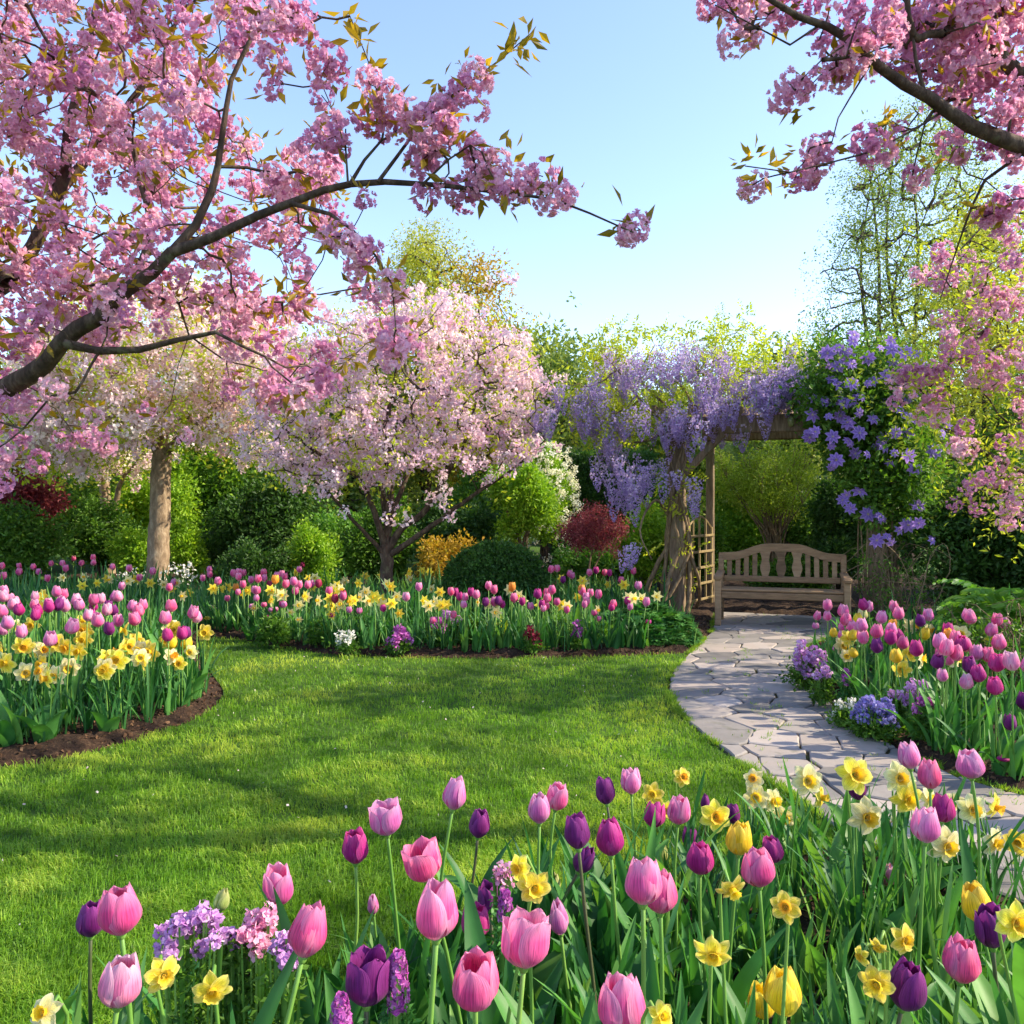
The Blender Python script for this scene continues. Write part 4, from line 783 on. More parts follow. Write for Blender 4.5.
# fern-leaved shrub
fb = P(1010, 505, 6.2); t = thing('fern_leaved_shrub', 'light green shrub with layered drooping feathery leaves beside the right-hand bed', 'shrub', (fb[0], 6.2, 0))
fr = MB(); st_ = MB()
for k in range(120):
    a = rng.uniform(0, 6.283); el = rng.uniform(.15, 1.3); L = rng.uniform(.35, .62); h0 = rng.uniform(.12, .62)
    dirh = np.array((math.cos(a), math.sin(a), 0)); s = np.linspace(0, 1, 12); pts = np.array((0, 0, h0)) + dirh * (.05 + s * L * math.cos(el * .7))[:, None] + np.array((0, 0, 1)) * (s * L * math.sin(el) - .34 * L * s ** 2.2 * 1.6)[:, None]
    tube(st_, pts, np.linspace(.0035, .001, 12), 3, cap=False); sd = np.cross(dirh, (0, 0, 1)); val = rng.uniform(.2, 1)
    for i in range(2, 12):
        ll = .115 * math.sin(math.pi * (i / 12) ** .8) + .03
        for sg in (-1, 1):
            d0 = unit(sd * sg + dirh * .55 + np.array((0, 0, -.25))); q = leaf_quads(d0[None], pts[i][None], ll, ll * .36, .1); fr.add(q.reshape(-1, 3), [(0, 1, 2, 3)], val=val * .8 + .2 * rng.random())
st_.build('stems', M['stem'], t); fr.build('foliage', M['g_fresh'], t)
# bare twiggy tangle under it, and dead vine stems
def tangle(label, x0, x1, y0, y1, Z, n, mat, r=.006, name='twiggy_shrub'):
    c = P((x0 + x1) / 2, 505, Z); t = thing(name, label, 'shrub', (c[0], Z, 0)); w = MB(); hw = (x1 - x0) / 2 * Z / F; H = HC + (HY - y0) * Z / F
    for k in range(n):
        a = np.array((rng.normal(0, .25) * hw, rng.normal(0, .12), 0)); b = np.array((rng.uniform(-1, 1) * hw, rng.uniform(-.4, .35), H * rng.uniform(.5, 1))); m = (a + b) / 2 + np.array((rng.normal(0, .15), rng.normal(0, .1), .18)) * H
        e = b + np.array((rng.normal(0, .25), rng.normal(0, .1), -rng.uniform(0, .45))) * H
        sp = smooth_path([a, m, b, e], .09, .007); tube(w, sp, np.linspace(r, r * .3, len(sp)), 4, val=rng.random())
    w.build('stems', M[mat], t, True)
    l = MB(); q = np.column_stack([rng.uniform(-hw, hw, n * 10), rng.uniform(-.3, .3, n * 10), rng.uniform(.05, H * .8, n * 10)]); cloud(l, LEAF_S, q, rng.uniform(.4, .8, n * 10)); l.build('foliage', M['g_mid'], t)
tangle('brown twiggy shrub with sparse leaves under the fern-leaved shrub', 962, 1045, 600, 690, 5.6, 34, 'vine', .005)
tangle('dry tan vine stems tangled around the foot of the right arbour post', 862, 935, 540, 640, 8.5, 30, 'vine', .007, 'dry_vine')
# leafy mound by the path
gm = G(655, 654); t = thing('geranium_mound', 'low mound of deep green lobed leaves where the lawn meets the path', 'plant', (gm[0], gm[1] + .55, 0))
n = 2600; a = rng.uniform(0, 6.283, n); rr = np.sqrt(rng.random(n)); hx, hy = rr * np.cos(a), rr * np.sin(a)
p = np.column_stack([hx * .50, hy * .48, (.30 * np.sqrt(np.clip(1 - rr ** 2, 0, 1)) + .03) * (1 + .2 * lfn(hx * 3, hy * 3, 1.5)) * rng.uniform(.75, 1, n)])
hexl = []
for _ in range(4):
    Q = []
    for k in range(5):
        b = -.9 + k * .45 * 1.0; d = np.array((math.sin(b * 1.6), math.cos(b * 1.6), rng.uniform(-.15, .15))); s = np.array((d[1], -d[0], 0)); Q.append([np.zeros(3), d * .55 + s * .2, d, d * .55 - s * .2])
    hexl.append((np.array(Q), rng.random(5)))
rt = yaw_rot(np.arctan2(hy, hx) - 1.57, .5)
c_ = MB(); cloud(c_, hexl, p, rng.uniform(.045, .075, n), rt, spread=.2); c_.build('foliage', M['g_fresh2'] if 'g_fresh2' in M else M['tleaf'], t)
w = MB()
for k in range(60):
    i = rng.integers(0, n); tube(w, smooth_path([(0, 0, 0), p[i] * (.5, .5, .8), p[i]], .1), .003, 3, cap=False)
w.build('stems', M['stem'], t)
# ------------------------------------------------------------------ wisteria on the arbour
ws = thing('wisteria', 'old wisteria with twisted stems and hanging violet flower tassels over the arbour', 'climber', (1.80, 9.45, 0)); wo = np.array((1.80, 9.45, 0))
w = MB(); limbs = []
for k in range(7):
    ph = rng.uniform(0, 6.28); zt = np.linspace(0, 2.25, 15); r_ = .125 + .03 * rng.random() + np.where(zt < .7, (.7 - zt) * rng.uniform(.05, .45), 0); tw = rng.choice([-1, 1]) * rng.uniform(.9, 2.4)
    pts = np.column_stack([pA[0] + r_ * np.cos(ph + tw * zt) - np.where(zt < .8, (.8 - zt) * .25 * (k % 3), 0), pA[1] - .02 + r_ * np.sin(ph + tw * zt) * .9, zt]) - wo
    tube(w, smooth_path(pts, .08, .004), np.linspace(rng.uniform(.018, .036), .014, len(smooth_path(pts, .08))), 7, val=rng.random())
# crown of the vine: arms reaching out over the beams and away from them
arms = [[(690, 440), (672, 425), (650, 410), (632, 390), (618, 370), (600, 350)], [(690, 440), (668, 432), (648, 440), (625, 445), (600, 455)], [(700, 430), (690, 400), (680, 385), (660, 370), (640, 360)], [(700, 430), (705, 395), (712, 370), (725, 350)],
        [(700, 430), (735, 402), (775, 396), (815, 392)], [(690, 440), (650, 425), (610, 400), (575, 395)], [(672, 520), (655, 500), (640, 530), (652, 560)], [(700, 430), (660, 400), (640, 375), (655, 345)]]
limbs = []
for a in arms:
    p, r0, r1 = pxlimb(a, 9.55, rng.uniform(9.0, 10.3), .024, .006, .05); limbs.append((p - wo, r0, r1))
rac = [(300, 190), (345, 180), (330, 220), (380, 220), (460, 170), (490, 190), (570, 170), (600, 150), (590, 190), (690, 150), (720, 190), (690, 200), (200, 300), (170, 340), (230, 290), (150, 370), (240, 340), (180, 390), (260, 420), (230, 460), (320, 400), (360, 390), (290, 450), (480, 400), (510, 390), (540, 400), (500, 430), (640, 370), (690, 340), (740, 350), (775, 400), (635, 420), (850, 270), (880, 260), (920, 280), (960, 260), (1000, 290), (890, 310), (940, 310), (240, 590), (270, 600), (335, 600), (375, 690), (365, 650), (440, 640), (500, 640), (310, 700), (285, 520), (605, 720), (365, 930), (80, 300), (40, 390), (20, 420), (210, 340), (340, 240), (470, 220), (545, 410)]
rpx = [(540 + x * .254, 320 + y * .254) for x, y in rac] + [(766, 383), (773, 388), (782, 385), (790, 388), (797, 385), (803, 390), (808, 392), (776, 378), (786, 376), (798, 378), (812, 384)] + [(702 + 8 * k, 382 + 9 * ((k * 7) % 3)) for k in range(0, 14, 2)]
rpx = [q for _ in range(4) for q in [(x + rng.normal(0, 9) * (_ > 0), y + rng.normal(0, 8) * (_ > 0)) for x, y in rpx]]
rpos = np.array([P(x, y - 11, rng.uniform(8.85, 9.5)) for x, y in rpx])
leafc = px_region(150, [(570, 390), (600, 345), (628, 325), (660, 332), (700, 335), (735, 322), (752, 335), (790, 350), (830, 350), (830, 400), (760, 410), (720, 400), (690, 420), (650, 430), (600, 440), (575, 420)], 9.05, 10.4, thr=-.3)
shoots = np.array([P(x, y, 9.5 + rng.normal(0, .2)) for x, y in [(606, 332), (600, 342), (604, 365), (622, 326), (645, 330), (690, 328), (715, 325), (742, 318), (748, 322), (762, 342), (640, 500), (636, 480), (690, 480), (700, 500), (672, 500)]])
grow(w, limbs, np.vstack([rpos[:90], leafc, shoots]) - wo, .0032, .3); w.build('stem', M['vine'], ws, True)
lv = np.vstack([around(leafc, 9, .12), around(shoots, 4, .05), np.column_stack([pA[0] + rng.normal(0, .2, 60), pA[1] + rng.normal(0, .15, 60), rng.uniform(.3, 2.1, 60)])])
pinn = []
for _ in range(5):
    o_ = np.array([(0, 0, -.02 * k) for k in range(5) for s in (-1, 1)]) + np.array([(.035 * k * 1.0, 0, 0) for k in range(5) for s in (-1, 1)]); d_ = np.array([(.5, s, -.2 + .3 * rng.normal()) for k in range(5) for s in (-1, 1)])
    pinn.append((leaf_quads(d_, o_, .055, .026), rng.random(10)))
lv = lv[rng.random(len(lv)) < .9]; l = MB(); cloud(l, pinn, lv - wo, rng.uniform(.6, 1.2, len(lv))); l.build('leaves', M['springleaf'], ws)
def raceme(L=.28, n=150, fl=.023):
    s = rng.random(n) ** .8; r_ = .066 * (1 - s) ** .75 * np.minimum(1, s * 6 + .45) + .005; a = rng.random(n) * 6.283
    o_ = np.column_stack([r_ * np.cos(a), r_ * np.sin(a), -s * L]); d_ = unit(np.column_stack([np.cos(a), np.sin(a), rng.normal(-.2, .5, n)])); A_ = unit(np.cross(d_, rng.normal(size=(n, 3)))); B_2 = np.cross(d_, A_); sz = (fl * (1 - .45 * s) * rng.uniform(.7, 1.1, n))[:, None] / 2
    m = MB(); q = np.stack([o_ - A_ * sz, o_ - B_2 * sz + d_ * sz * .6, o_ + A_ * sz, o_ + B_2 * sz + d_ * sz * .3], 1); m.add(q.reshape(-1, 3), np.arange(n * 4).reshape(-1, 4), val=np.clip(rng.random(n) * .6 + .4 * (1 - s) - .0, 0, 1)); tube(m, [(0, 0, .02), (0, 0, -L * .5), (0, 0, -L * .9)], .002, 3, mat=1); return m
rms = [raceme(rng.uniform(.18, .28)).mesh('flower_raceme', [M['wist'], M['stem']]) for _ in range(5)] ; rmp = [raceme(.24).mesh('flower_raceme', [M['wistp'], M['stem']]) for _ in range(2)]
for k, p in enumerate(rpos[:98]):
    me_ = rmp[k % 2] if rng.random() < .2 else rms[k % 5]
    obj('flower_raceme', me_, ws, p - wo, (rng.normal(0, .12), rng.normal(0, .12), rng.uniform(0, 6)), rng.uniform(1.05, 1.75))

rest = MB()
def append_mesh(mb, me_, R3, s, p):
    v = np.zeros(len(me_.vertices) * 3); me_.vertices.foreach_get('co', v); v = v.reshape(-1, 3) @ R3.T * s + p
    q = [tuple(f.vertices) for f in me_.polygons if len(f.vertices) == 4 and f.material_index == 0]; a = np.zeros(len(me_.polygons)); me_.attributes['v'].data.foreach_get('value', a); mb.add(v, q, val=a[:len(q)])
for k, p in enumerate(rpos[98:]): append_mesh(rest, rms[k % 5], yaw_rot(np.array([rng.uniform(0, 6)]), .12)[0], rng.uniform(.95, 1.6), p - wo)
o = rest.build('flower_racemes', M['wist'], ws); o['kind'] = 'stuff'
# ------------------------------------------------------------------ clematis on the other post
cl_c = np.array((pB[0] + .05, pB[1], 0)); ct = thing('clematis', 'dense dark-leaved clematis covered in star-shaped violet flowers on the right arbour post', 'climber', cl_c)
reg = [(806, 400), (812, 362), (830, 345), (865, 338), (895, 348), (918, 375), (926, 410), (925, 470), (918, 510), (910, 535), (890, 530), (875, 515), (856, 495), (838, 468), (822, 440)]
lp_ = px_region(400, reg, 8.4, 9.2, thr=-.35, f=.05)
w = MB(); limbs = []
for k in range(8):
    zt = np.linspace(0, 1.9, 12); a = rng.uniform(0, 6.28) + zt * rng.uniform(-1, 1); r_ = .12 + .12 * rng.random(); limbs.append((np.column_stack([r_ * np.cos(a) - .05, r_ * np.sin(a), zt]), .012, .006))
grow(w, limbs, lp_[::2] - cl_c, .0025, .3); w.build('stem', M['vine'], ct, True)
l = MB(); p = np.vstack([around(lp_, 9, .08)]); p = p[p[:, 2] > .1]; cloud(l, LEAF_M, p - cl_c, rng.uniform(.6, 1.15, len(p))); l.build('leaves', M['g_mid'], ct)
l = MB(); p = np.vstack([around(lp_[lp_[:, 0] > pB[0] - .1], 2, .16)]); cloud(l, LEAF_S, p - cl_c, rng.uniform(.6, 1.15, len(p))); l.build('young_leaves', M['g_lime'], ct)
def clematis_mesh(n=6):
    m = MB()
    for k in range(n):
        a = 6.283 * k / n + rng.normal(0, .06); V = []; U = []
        for i in range(7):
            s = i / 6; wd = .021 * math.sin(math.pi * (s * .90 + .08)) ** 1.1; zz = .012 * math.sin(s * 2.4) - .022 * s * s + rng.normal(0, .001)
            for j in (-1, 0, 1): V.append((.006 + s * .078, j * wd, zz + abs(j) * .006)); U.append(((j + 1) / 2, s))
        V = np.array(V); c, s_ = math.cos(a), math.sin(a); V = np.column_stack([V[:, 0] * c - V[:, 1] * s_, V[:, 0] * s_ + V[:, 1] * c, V[:, 2]]); m.add(V, grid_faces(6, 2), uv=U)
    d = unit(rng.normal(size=(24, 3)) + (0, 0, 1.2)); m.add(leaf_quads(d, np.zeros((24, 3)), .022, .004).reshape(-1, 3), np.arange(96).reshape(-1, 4), mat=1)
    return m.mesh('flower', [M['clem'], M['dpale']], True)
cms = [clematis_mesh(n) for n in (7, 8, 6, 8)]
cf = [(350, 85), (330, 150), (265, 235), (410, 150), (410, 250), (345, 325), (310, 325), (470, 330), (375, 365), (330, 405), (190, 375), (375, 445), (465, 470), (520, 445), (575, 385), (495, 565), (570, 535), (265, 580), (375, 680), (310, 710), (450, 775), (410, 765), (530, 830), (610, 800), (605, 730), (445, 870), (660, 870), (180, 460), (270, 460), (360, 525), (235, 320), (345, 250), (500, 80), (560, 130), (620, 170), (250, 130), (480, 215), (640, 200), (725, 420), (670, 510), (200, 440), (290, 110), (460, 110), (380, 300), (255, 380), (440, 500), (590, 300), (650, 330)]
cf = cf + [(x + rng.normal(0, 34), y + rng.normal(0, 30)) for x, y in cf]
for k, (x, y) in enumerate(cf):
    p = P(764 + x / 3.94, 320 + y / 3.94, 8.2 + .3 * rng.random()); d = Vector((rng.normal(-.1, .35), -1, rng.normal(.25, .35))).normalized()
    obj('flower', cms[k % 4], ct, p - cl_c, d.to_track_quat('Z', 'Y') @ Quaternion((0, 0, 1), rng.uniform(0, 6)), rng.choice((.6, .72, .85, 1.0, 1.08)))

# ------------------------------------------------------------------ tulips and daffodils: shapes
def petal(S, Rm, w0, top, flare, seed, nu=8, nv=12):
    r0 = np.random.default_rng(seed); V = []; U = []; k1, k2 = r0.normal(0, .03, 2); ph = r0.uniform(0, 6)
    for i in range(nv + 1):
        v = 1 - (1 - i / nv) ** 1.45
        r = Rm * max(0.03, math.sin(math.pi / 2 * min(1, v / .42))) ** .72 if v < .42 else Rm * (1 - (1 - top) * ((v - .42) / .58) ** 1.5) + flare * Rm * max(0, v - .8) * 2.2
        w = w0 * (.62 + .38 * v / .42) if v < .42 else w0 * max(.0, 1 - ((v - .42) / .582) ** 3.4) ** .5
        for j in range(nu + 1):
            u = j / nu * 2 - 1; a = u * w; rr = r * (1 + .07 * (1 - u * u) * v + (.035 * math.sin(u * 5 + ph) * v * v) + k1 * u * v)
            z = S * (v - .05 * u * u * v * v + .012 * math.sin(u * 7 + ph) * v ** 3); V.append((rr * math.cos(a), rr * math.sin(a), z)); U.append((j / nu, v))
    return np.array(V), grid_faces(nv, nu), np.array(U)
def rotz(V, a): c, s = math.cos(a), math.sin(a); return np.column_stack([V[:, 0] * c - V[:, 1] * s, V[:, 0] * s + V[:, 1] * c, V[:, 2]])
SHAPES = [dict(Rm=.027, top=.55, flare=.0, w0=1.12), dict(Rm=.029, top=.48, flare=.02, w0=1.15), dict(Rm=.0265, top=.70, flare=.06, w0=1.06), dict(Rm=.029, top=.60, flare=.03, w0=1.1), dict(Rm=.021, top=.38, flare=0., w0=1.15), dict(Rm=.031, top=.92, flare=.14, w0=.98)]   # the last is a narrow half-shut one
_tm = {}
def tulip_parts(col, sh):
    """(inner petals with pistil, one outer petal) 7.2 cm tall"""
    if (col, sh) in _tm: return _tm[col, sh]
    s = SHAPES[sh]; m = MB(); seed = 31 * sh + len(col)
    for k in range(3):
        V, q, U = petal(.072 * (1.0 + .035 * k), s['Rm'] * .91, s['w0'] * .98, s['top'] * .96, s['flare'] * .5, seed + k); m.add(rotz(V, 6.283 * k / 3 + 1.047 + .12 * (k - 1)), q, uv=U)
    tube(m, [(0, 0, .002), (0, 0, .03)], .006, 6, mat=1); tube(m, [(0, 0, -.004), (0, 0, .006)], [.005, .009], 8, mat=1)
    out = [MB().__class__() for _ in range(2)]
    res = []
    for k, o_ in enumerate(out):
        V, q, U = petal(.070, s['Rm'], s['w0'], s['top'], s['flare'], seed + 10 + k); o_.add(V, q, uv=U); res.append(o_.mesh('petal', M[col], True))
    _tm[col, sh] = (m.mesh('flower_head', [M[col], M['stem']], True), res); return _tm[col, sh]
def blade_leaf(L, W, th0, th1, seed, twist=.4, fold=.35, rows=11, cols=4, pw=.75, strap=False):
    r0 = np.random.default_rng(seed); V = []; x = z = 0.; pth = []; wob = r0.uniform(0, 6)
    for i in range(rows + 1):
        s = i / rows; th = th0 + (th1 - th0) * s ** 1.7; pth.append((x, z, th, s)); x += L / rows * math.sin(th); z += L / rows * math.cos(th)
    for x, z, th, s in pth:
        w = W / 2 * ((min(1, s * 14 + .55) * (1 - max(0, (s - .72) / .285) ** 2.2)) if strap else max(.02, math.sin(math.pi * min(1, .10 + .9 * s) ** pw) ** .85 + .25 * (1 - s) ** 3)); tw = twist * s * math.sin(s * 2 + wob)
        for j in range(cols + 1):
            u = j / cols * 2 - 1; yy = u * w * math.cos(tw); up = abs(u) ** 1.4 * w * fold * (1 - .4 * s) + u * w * math.sin(tw) + (0 if strap else .12 * w * math.sin(s * 9 + wob + u) * u * s)
            V.append((x - up * math.cos(th), yy, z + up * math.sin(th)))
    return np.array(V), grid_faces(rows, cols)
TL, DL = [], []
for k in range(8):
    m = MB(); V, q = blade_leaf([.30, .34, .38, .28, .33, .25, .40, .30][k], [.05, .042, .055, .060, .036, .065, .040, .05][k], [.08, .12, .18, .3, .05, .4, .1, .22][k], [.5, .35, 1.0, 1.3, .3, 1.6, .6, 1.9][k], k, fold=.45); m.add(V, q, val=.15 + .75 * rng.random()); TL.append(m.mesh('leaf', M['tleaf'], True))
for k in range(6):
    m = MB(); V, q = blade_leaf([.36, .40, .34, .42, .38, .32][k], [.012, .013, .011, .014, .012, .013][k], [.04, .1, .16, .06, .2, .3][k], [.25, .5, .7, .3, 1.2, 1.5][k], 50 + k, twist=.5, fold=.18, strap=True, cols=2); m.add(V, q, val=.1 + .8 * rng.random()); DL.append(m.mesh('leaf', M['dleaf'], True))
_dm = {}
def daff_parts(col, tcol, var):
    if (col, tcol, var) in _dm: return _dm[col, tcol, var]
    m = MB()
    for k in range(6):
        V = []; U = []; inner = k % 2; L = .041 * (.96 if inner else 1.02); W = .019 if inner else .0165; ph = rng.uniform(0, 6)
        for i in range(8):
            s = i / 7; w = W * (math.sin(math.pi * min(1., .18 + .80 * s) ** 1.0) ** .65 if s < .999 else .06)
            for j in range(5):
                u = j / 2 - 1; V.append((.005 + s * L, u * w, .004 + .004 * inner - .007 * s * s * (1 + .4 * var) + .0035 * math.sin(ph + 4 * s + 2 * u) * s + .003 * u * u)); U.append((j / 4, s))
        m.add(rotz(np.array(V), 6.283 * k / 6 + rng.normal(0, .07)), grid_faces(7, 4), uv=U)
    tube(m, [(0, 0, -.022), (0, 0, -.012), (0, 0, .003)], [.0045, .004, .008], 7, mat=1, val=.4)
    t = MB(); ns = 26; L = [.022, .028, .018][var]; V = []; U = []
    for i in range(8):
        s = i / 7
        for j in range(ns):
            a = 6.283 * j / ns; fr_ = max(0, s - .62) / .38; r_ = .0095 + .0035 * s + fr_ ** 1.5 * (.0055 + .0018 * math.sin(a * 8 + .5) + .001 * math.sin(a * 13)); V.append((r_ * math.cos(a), r_ * math.sin(a), .004 + L * s + .001 * fr_ * math.sin(a * 8))); U.append((.5 + .12 * math.sin(a * 9), .25 + .7 * s))
    q = [(i * ns + j, i * ns + (j + 1) % ns, (i + 1) * ns + (j + 1) % ns, (i + 1) * ns + j) for i in range(7) for j in range(ns)]; t.add(V, q, uv=U)
    V = [(.0096 * math.cos(6.283 * j / ns), .0096 * math.sin(6.283 * j / ns), .0045) for j in range(ns)] + [(0, 0, .003)]; t.add(V, t=[(j, (j + 1) % ns, ns) for j in range(ns)], uv=[(.5, .1)] * (ns + 1))
    for k in range(6): a = k * 1.047; tube(t, [(.002 * math.cos(a), .002 * math.sin(a), .004), (.0035 * math.cos(a), .0035 * math.sin(a), L * .7)], .0012, 4, mat=0)
    _dm[col, tcol, var] = (m.mesh('flower_head', [M[col], M['stem']], True), t.mesh('trumpet', M[tcol], True)); return _dm[col, tcol, var]

front_soil = lambda x, y: .05
def stem_mesh(path, r0, r1, mat): m = MB(); sp = smooth_path(path, .04); tube(m, sp, np.linspace(r0, r1, len(sp)), 7, val=.2 + .6 * random.random()); return m.mesh('stem', M[mat], True)
BEDFL = []     # (object, zone, colour word, kind, photo x)
def leaves_on(t, meshes, k, s, spread=.02, h=.0):
    a0 = random.uniform(0, 6.28)
    for i in range(k):
        a = a0 + i * 6.283 / k + random.gauss(0, .4); obj('leaf', random.choice(meshes), t, (spread * math.cos(a), spread * math.sin(a), h), (random.gauss(0, .08), random.gauss(0, .08), a), s * random.uniform(.85, 1.2))
def tulip(px, py, hpx, col, label, sh=0, S=.076, lean=None, leaves=3, dark=False, ymax=None, roll=None):
    """a foreground tulip: the head centre at photo point px, py with height hpx"""
    Z = F * S / hpx; Z = min(Z, ymax or 9); c = P(px, py, Z); S = hpx * Z / F; k = S / .072
    lean = lean or (random.gauss(0, .10), random.gauss(0, .10)); ax = Vector((lean[0], lean[1], 1)).normalized()
    hb = Vector(c) - ax * S * .5
    base = np.array((hb[0] - lean[0] * .35 + random.gauss(0, .012), hb[1] - lean[1] * .2, front_soil(0, 0) - .02))
    t = thing('tulip', label, 'tulip', base, 'tulips in the foreground bed'); off = Vector(base)
    hloc = hb - off; L = hloc.length
    obj('stem', stem_mesh([(0, 0, 0), tuple(hloc * .35 + Vector((random.gauss(0, .008), random.gauss(0, .008), 0))), tuple(hloc - ax * L * .25), tuple(hloc + ax * .003)], .0046 * k ** .5, .0036 * k ** .5, 'stemdark' if dark else 'stem'), t)
    head, pet = tulip_parts(col, sh); q = ax.to_track_quat('Z', 'Y') @ Quaternion((0, 0, 1), random.uniform(0, 6.28) if roll is None else roll)
    h = obj('flower_head', head, t, hloc, q, (k * random.uniform(.93, 1.08), k * random.uniform(.93, 1.08), k * random.uniform(.95, 1.05)))
    for i in range(3): obj('petal', pet[i % 2], h, None, (random.gauss(0, .03), random.gauss(0, .05), 6.283 * i / 3 + random.gauss(0, .1)), (random.uniform(.95, 1.06), random.uniform(.92, 1.08), random.uniform(.95, 1.07)))
    leaves_on(t, TL, leaves, random.uniform(1.05, 1.3) * min(1.2, L / .5) if Z < 1.5 else random.uniform(.82, 1.0) * min(1.15, L / .5))
    return t
def daffodil(px, py, dpx, col, tcol, label, face=None, S=.088, leaves=6, ymax=None, var=None):
    Z = min(F * S / dpx, ymax or 9); c = P(px, py, Z); k = dpx * Z / F / .080
    f = Vector(face or (random.gauss(0, .5), -1, random.gauss(0, .25))).normalized(); base = np.array((c[0] + random.gauss(0, .02), c[1] + .05 + random.gauss(0, .02), front_soil(0, 0) - .02))
    t = thing('daffodil', label, 'daffodil', base, 'daffodils in the foreground bed'); off = Vector(base); hl = Vector(c) - off
    back = hl - f * .02 * k; up = Vector((back[0] * .9 - f[0] * .01, back[1] * .9 - f[1] * .01, back[2] + .012))
    obj('stem', stem_mesh([(0, 0, 0), (up[0] * .3, up[1] * .3, up[2] * .5), tuple(up - Vector((f[0] * .02, f[1] * .02, .035))), tuple(up), tuple(back + f * .004)], .0038, .0026, 'stem'), t)
    hd, tp = daff_parts(col, tcol, random.randrange(3) if var is None else var); h = obj('flower_head', hd, t, hl, f.to_track_quat('Z', 'Y') @ Quaternion((0, 0, 1), random.uniform(0, 6)), k); obj('trumpet', tp, h)
    leaves_on(t, DL, leaves, random.uniform(.8, 1.0) * min(1.15, hl[2] / .42), .02)
    return t

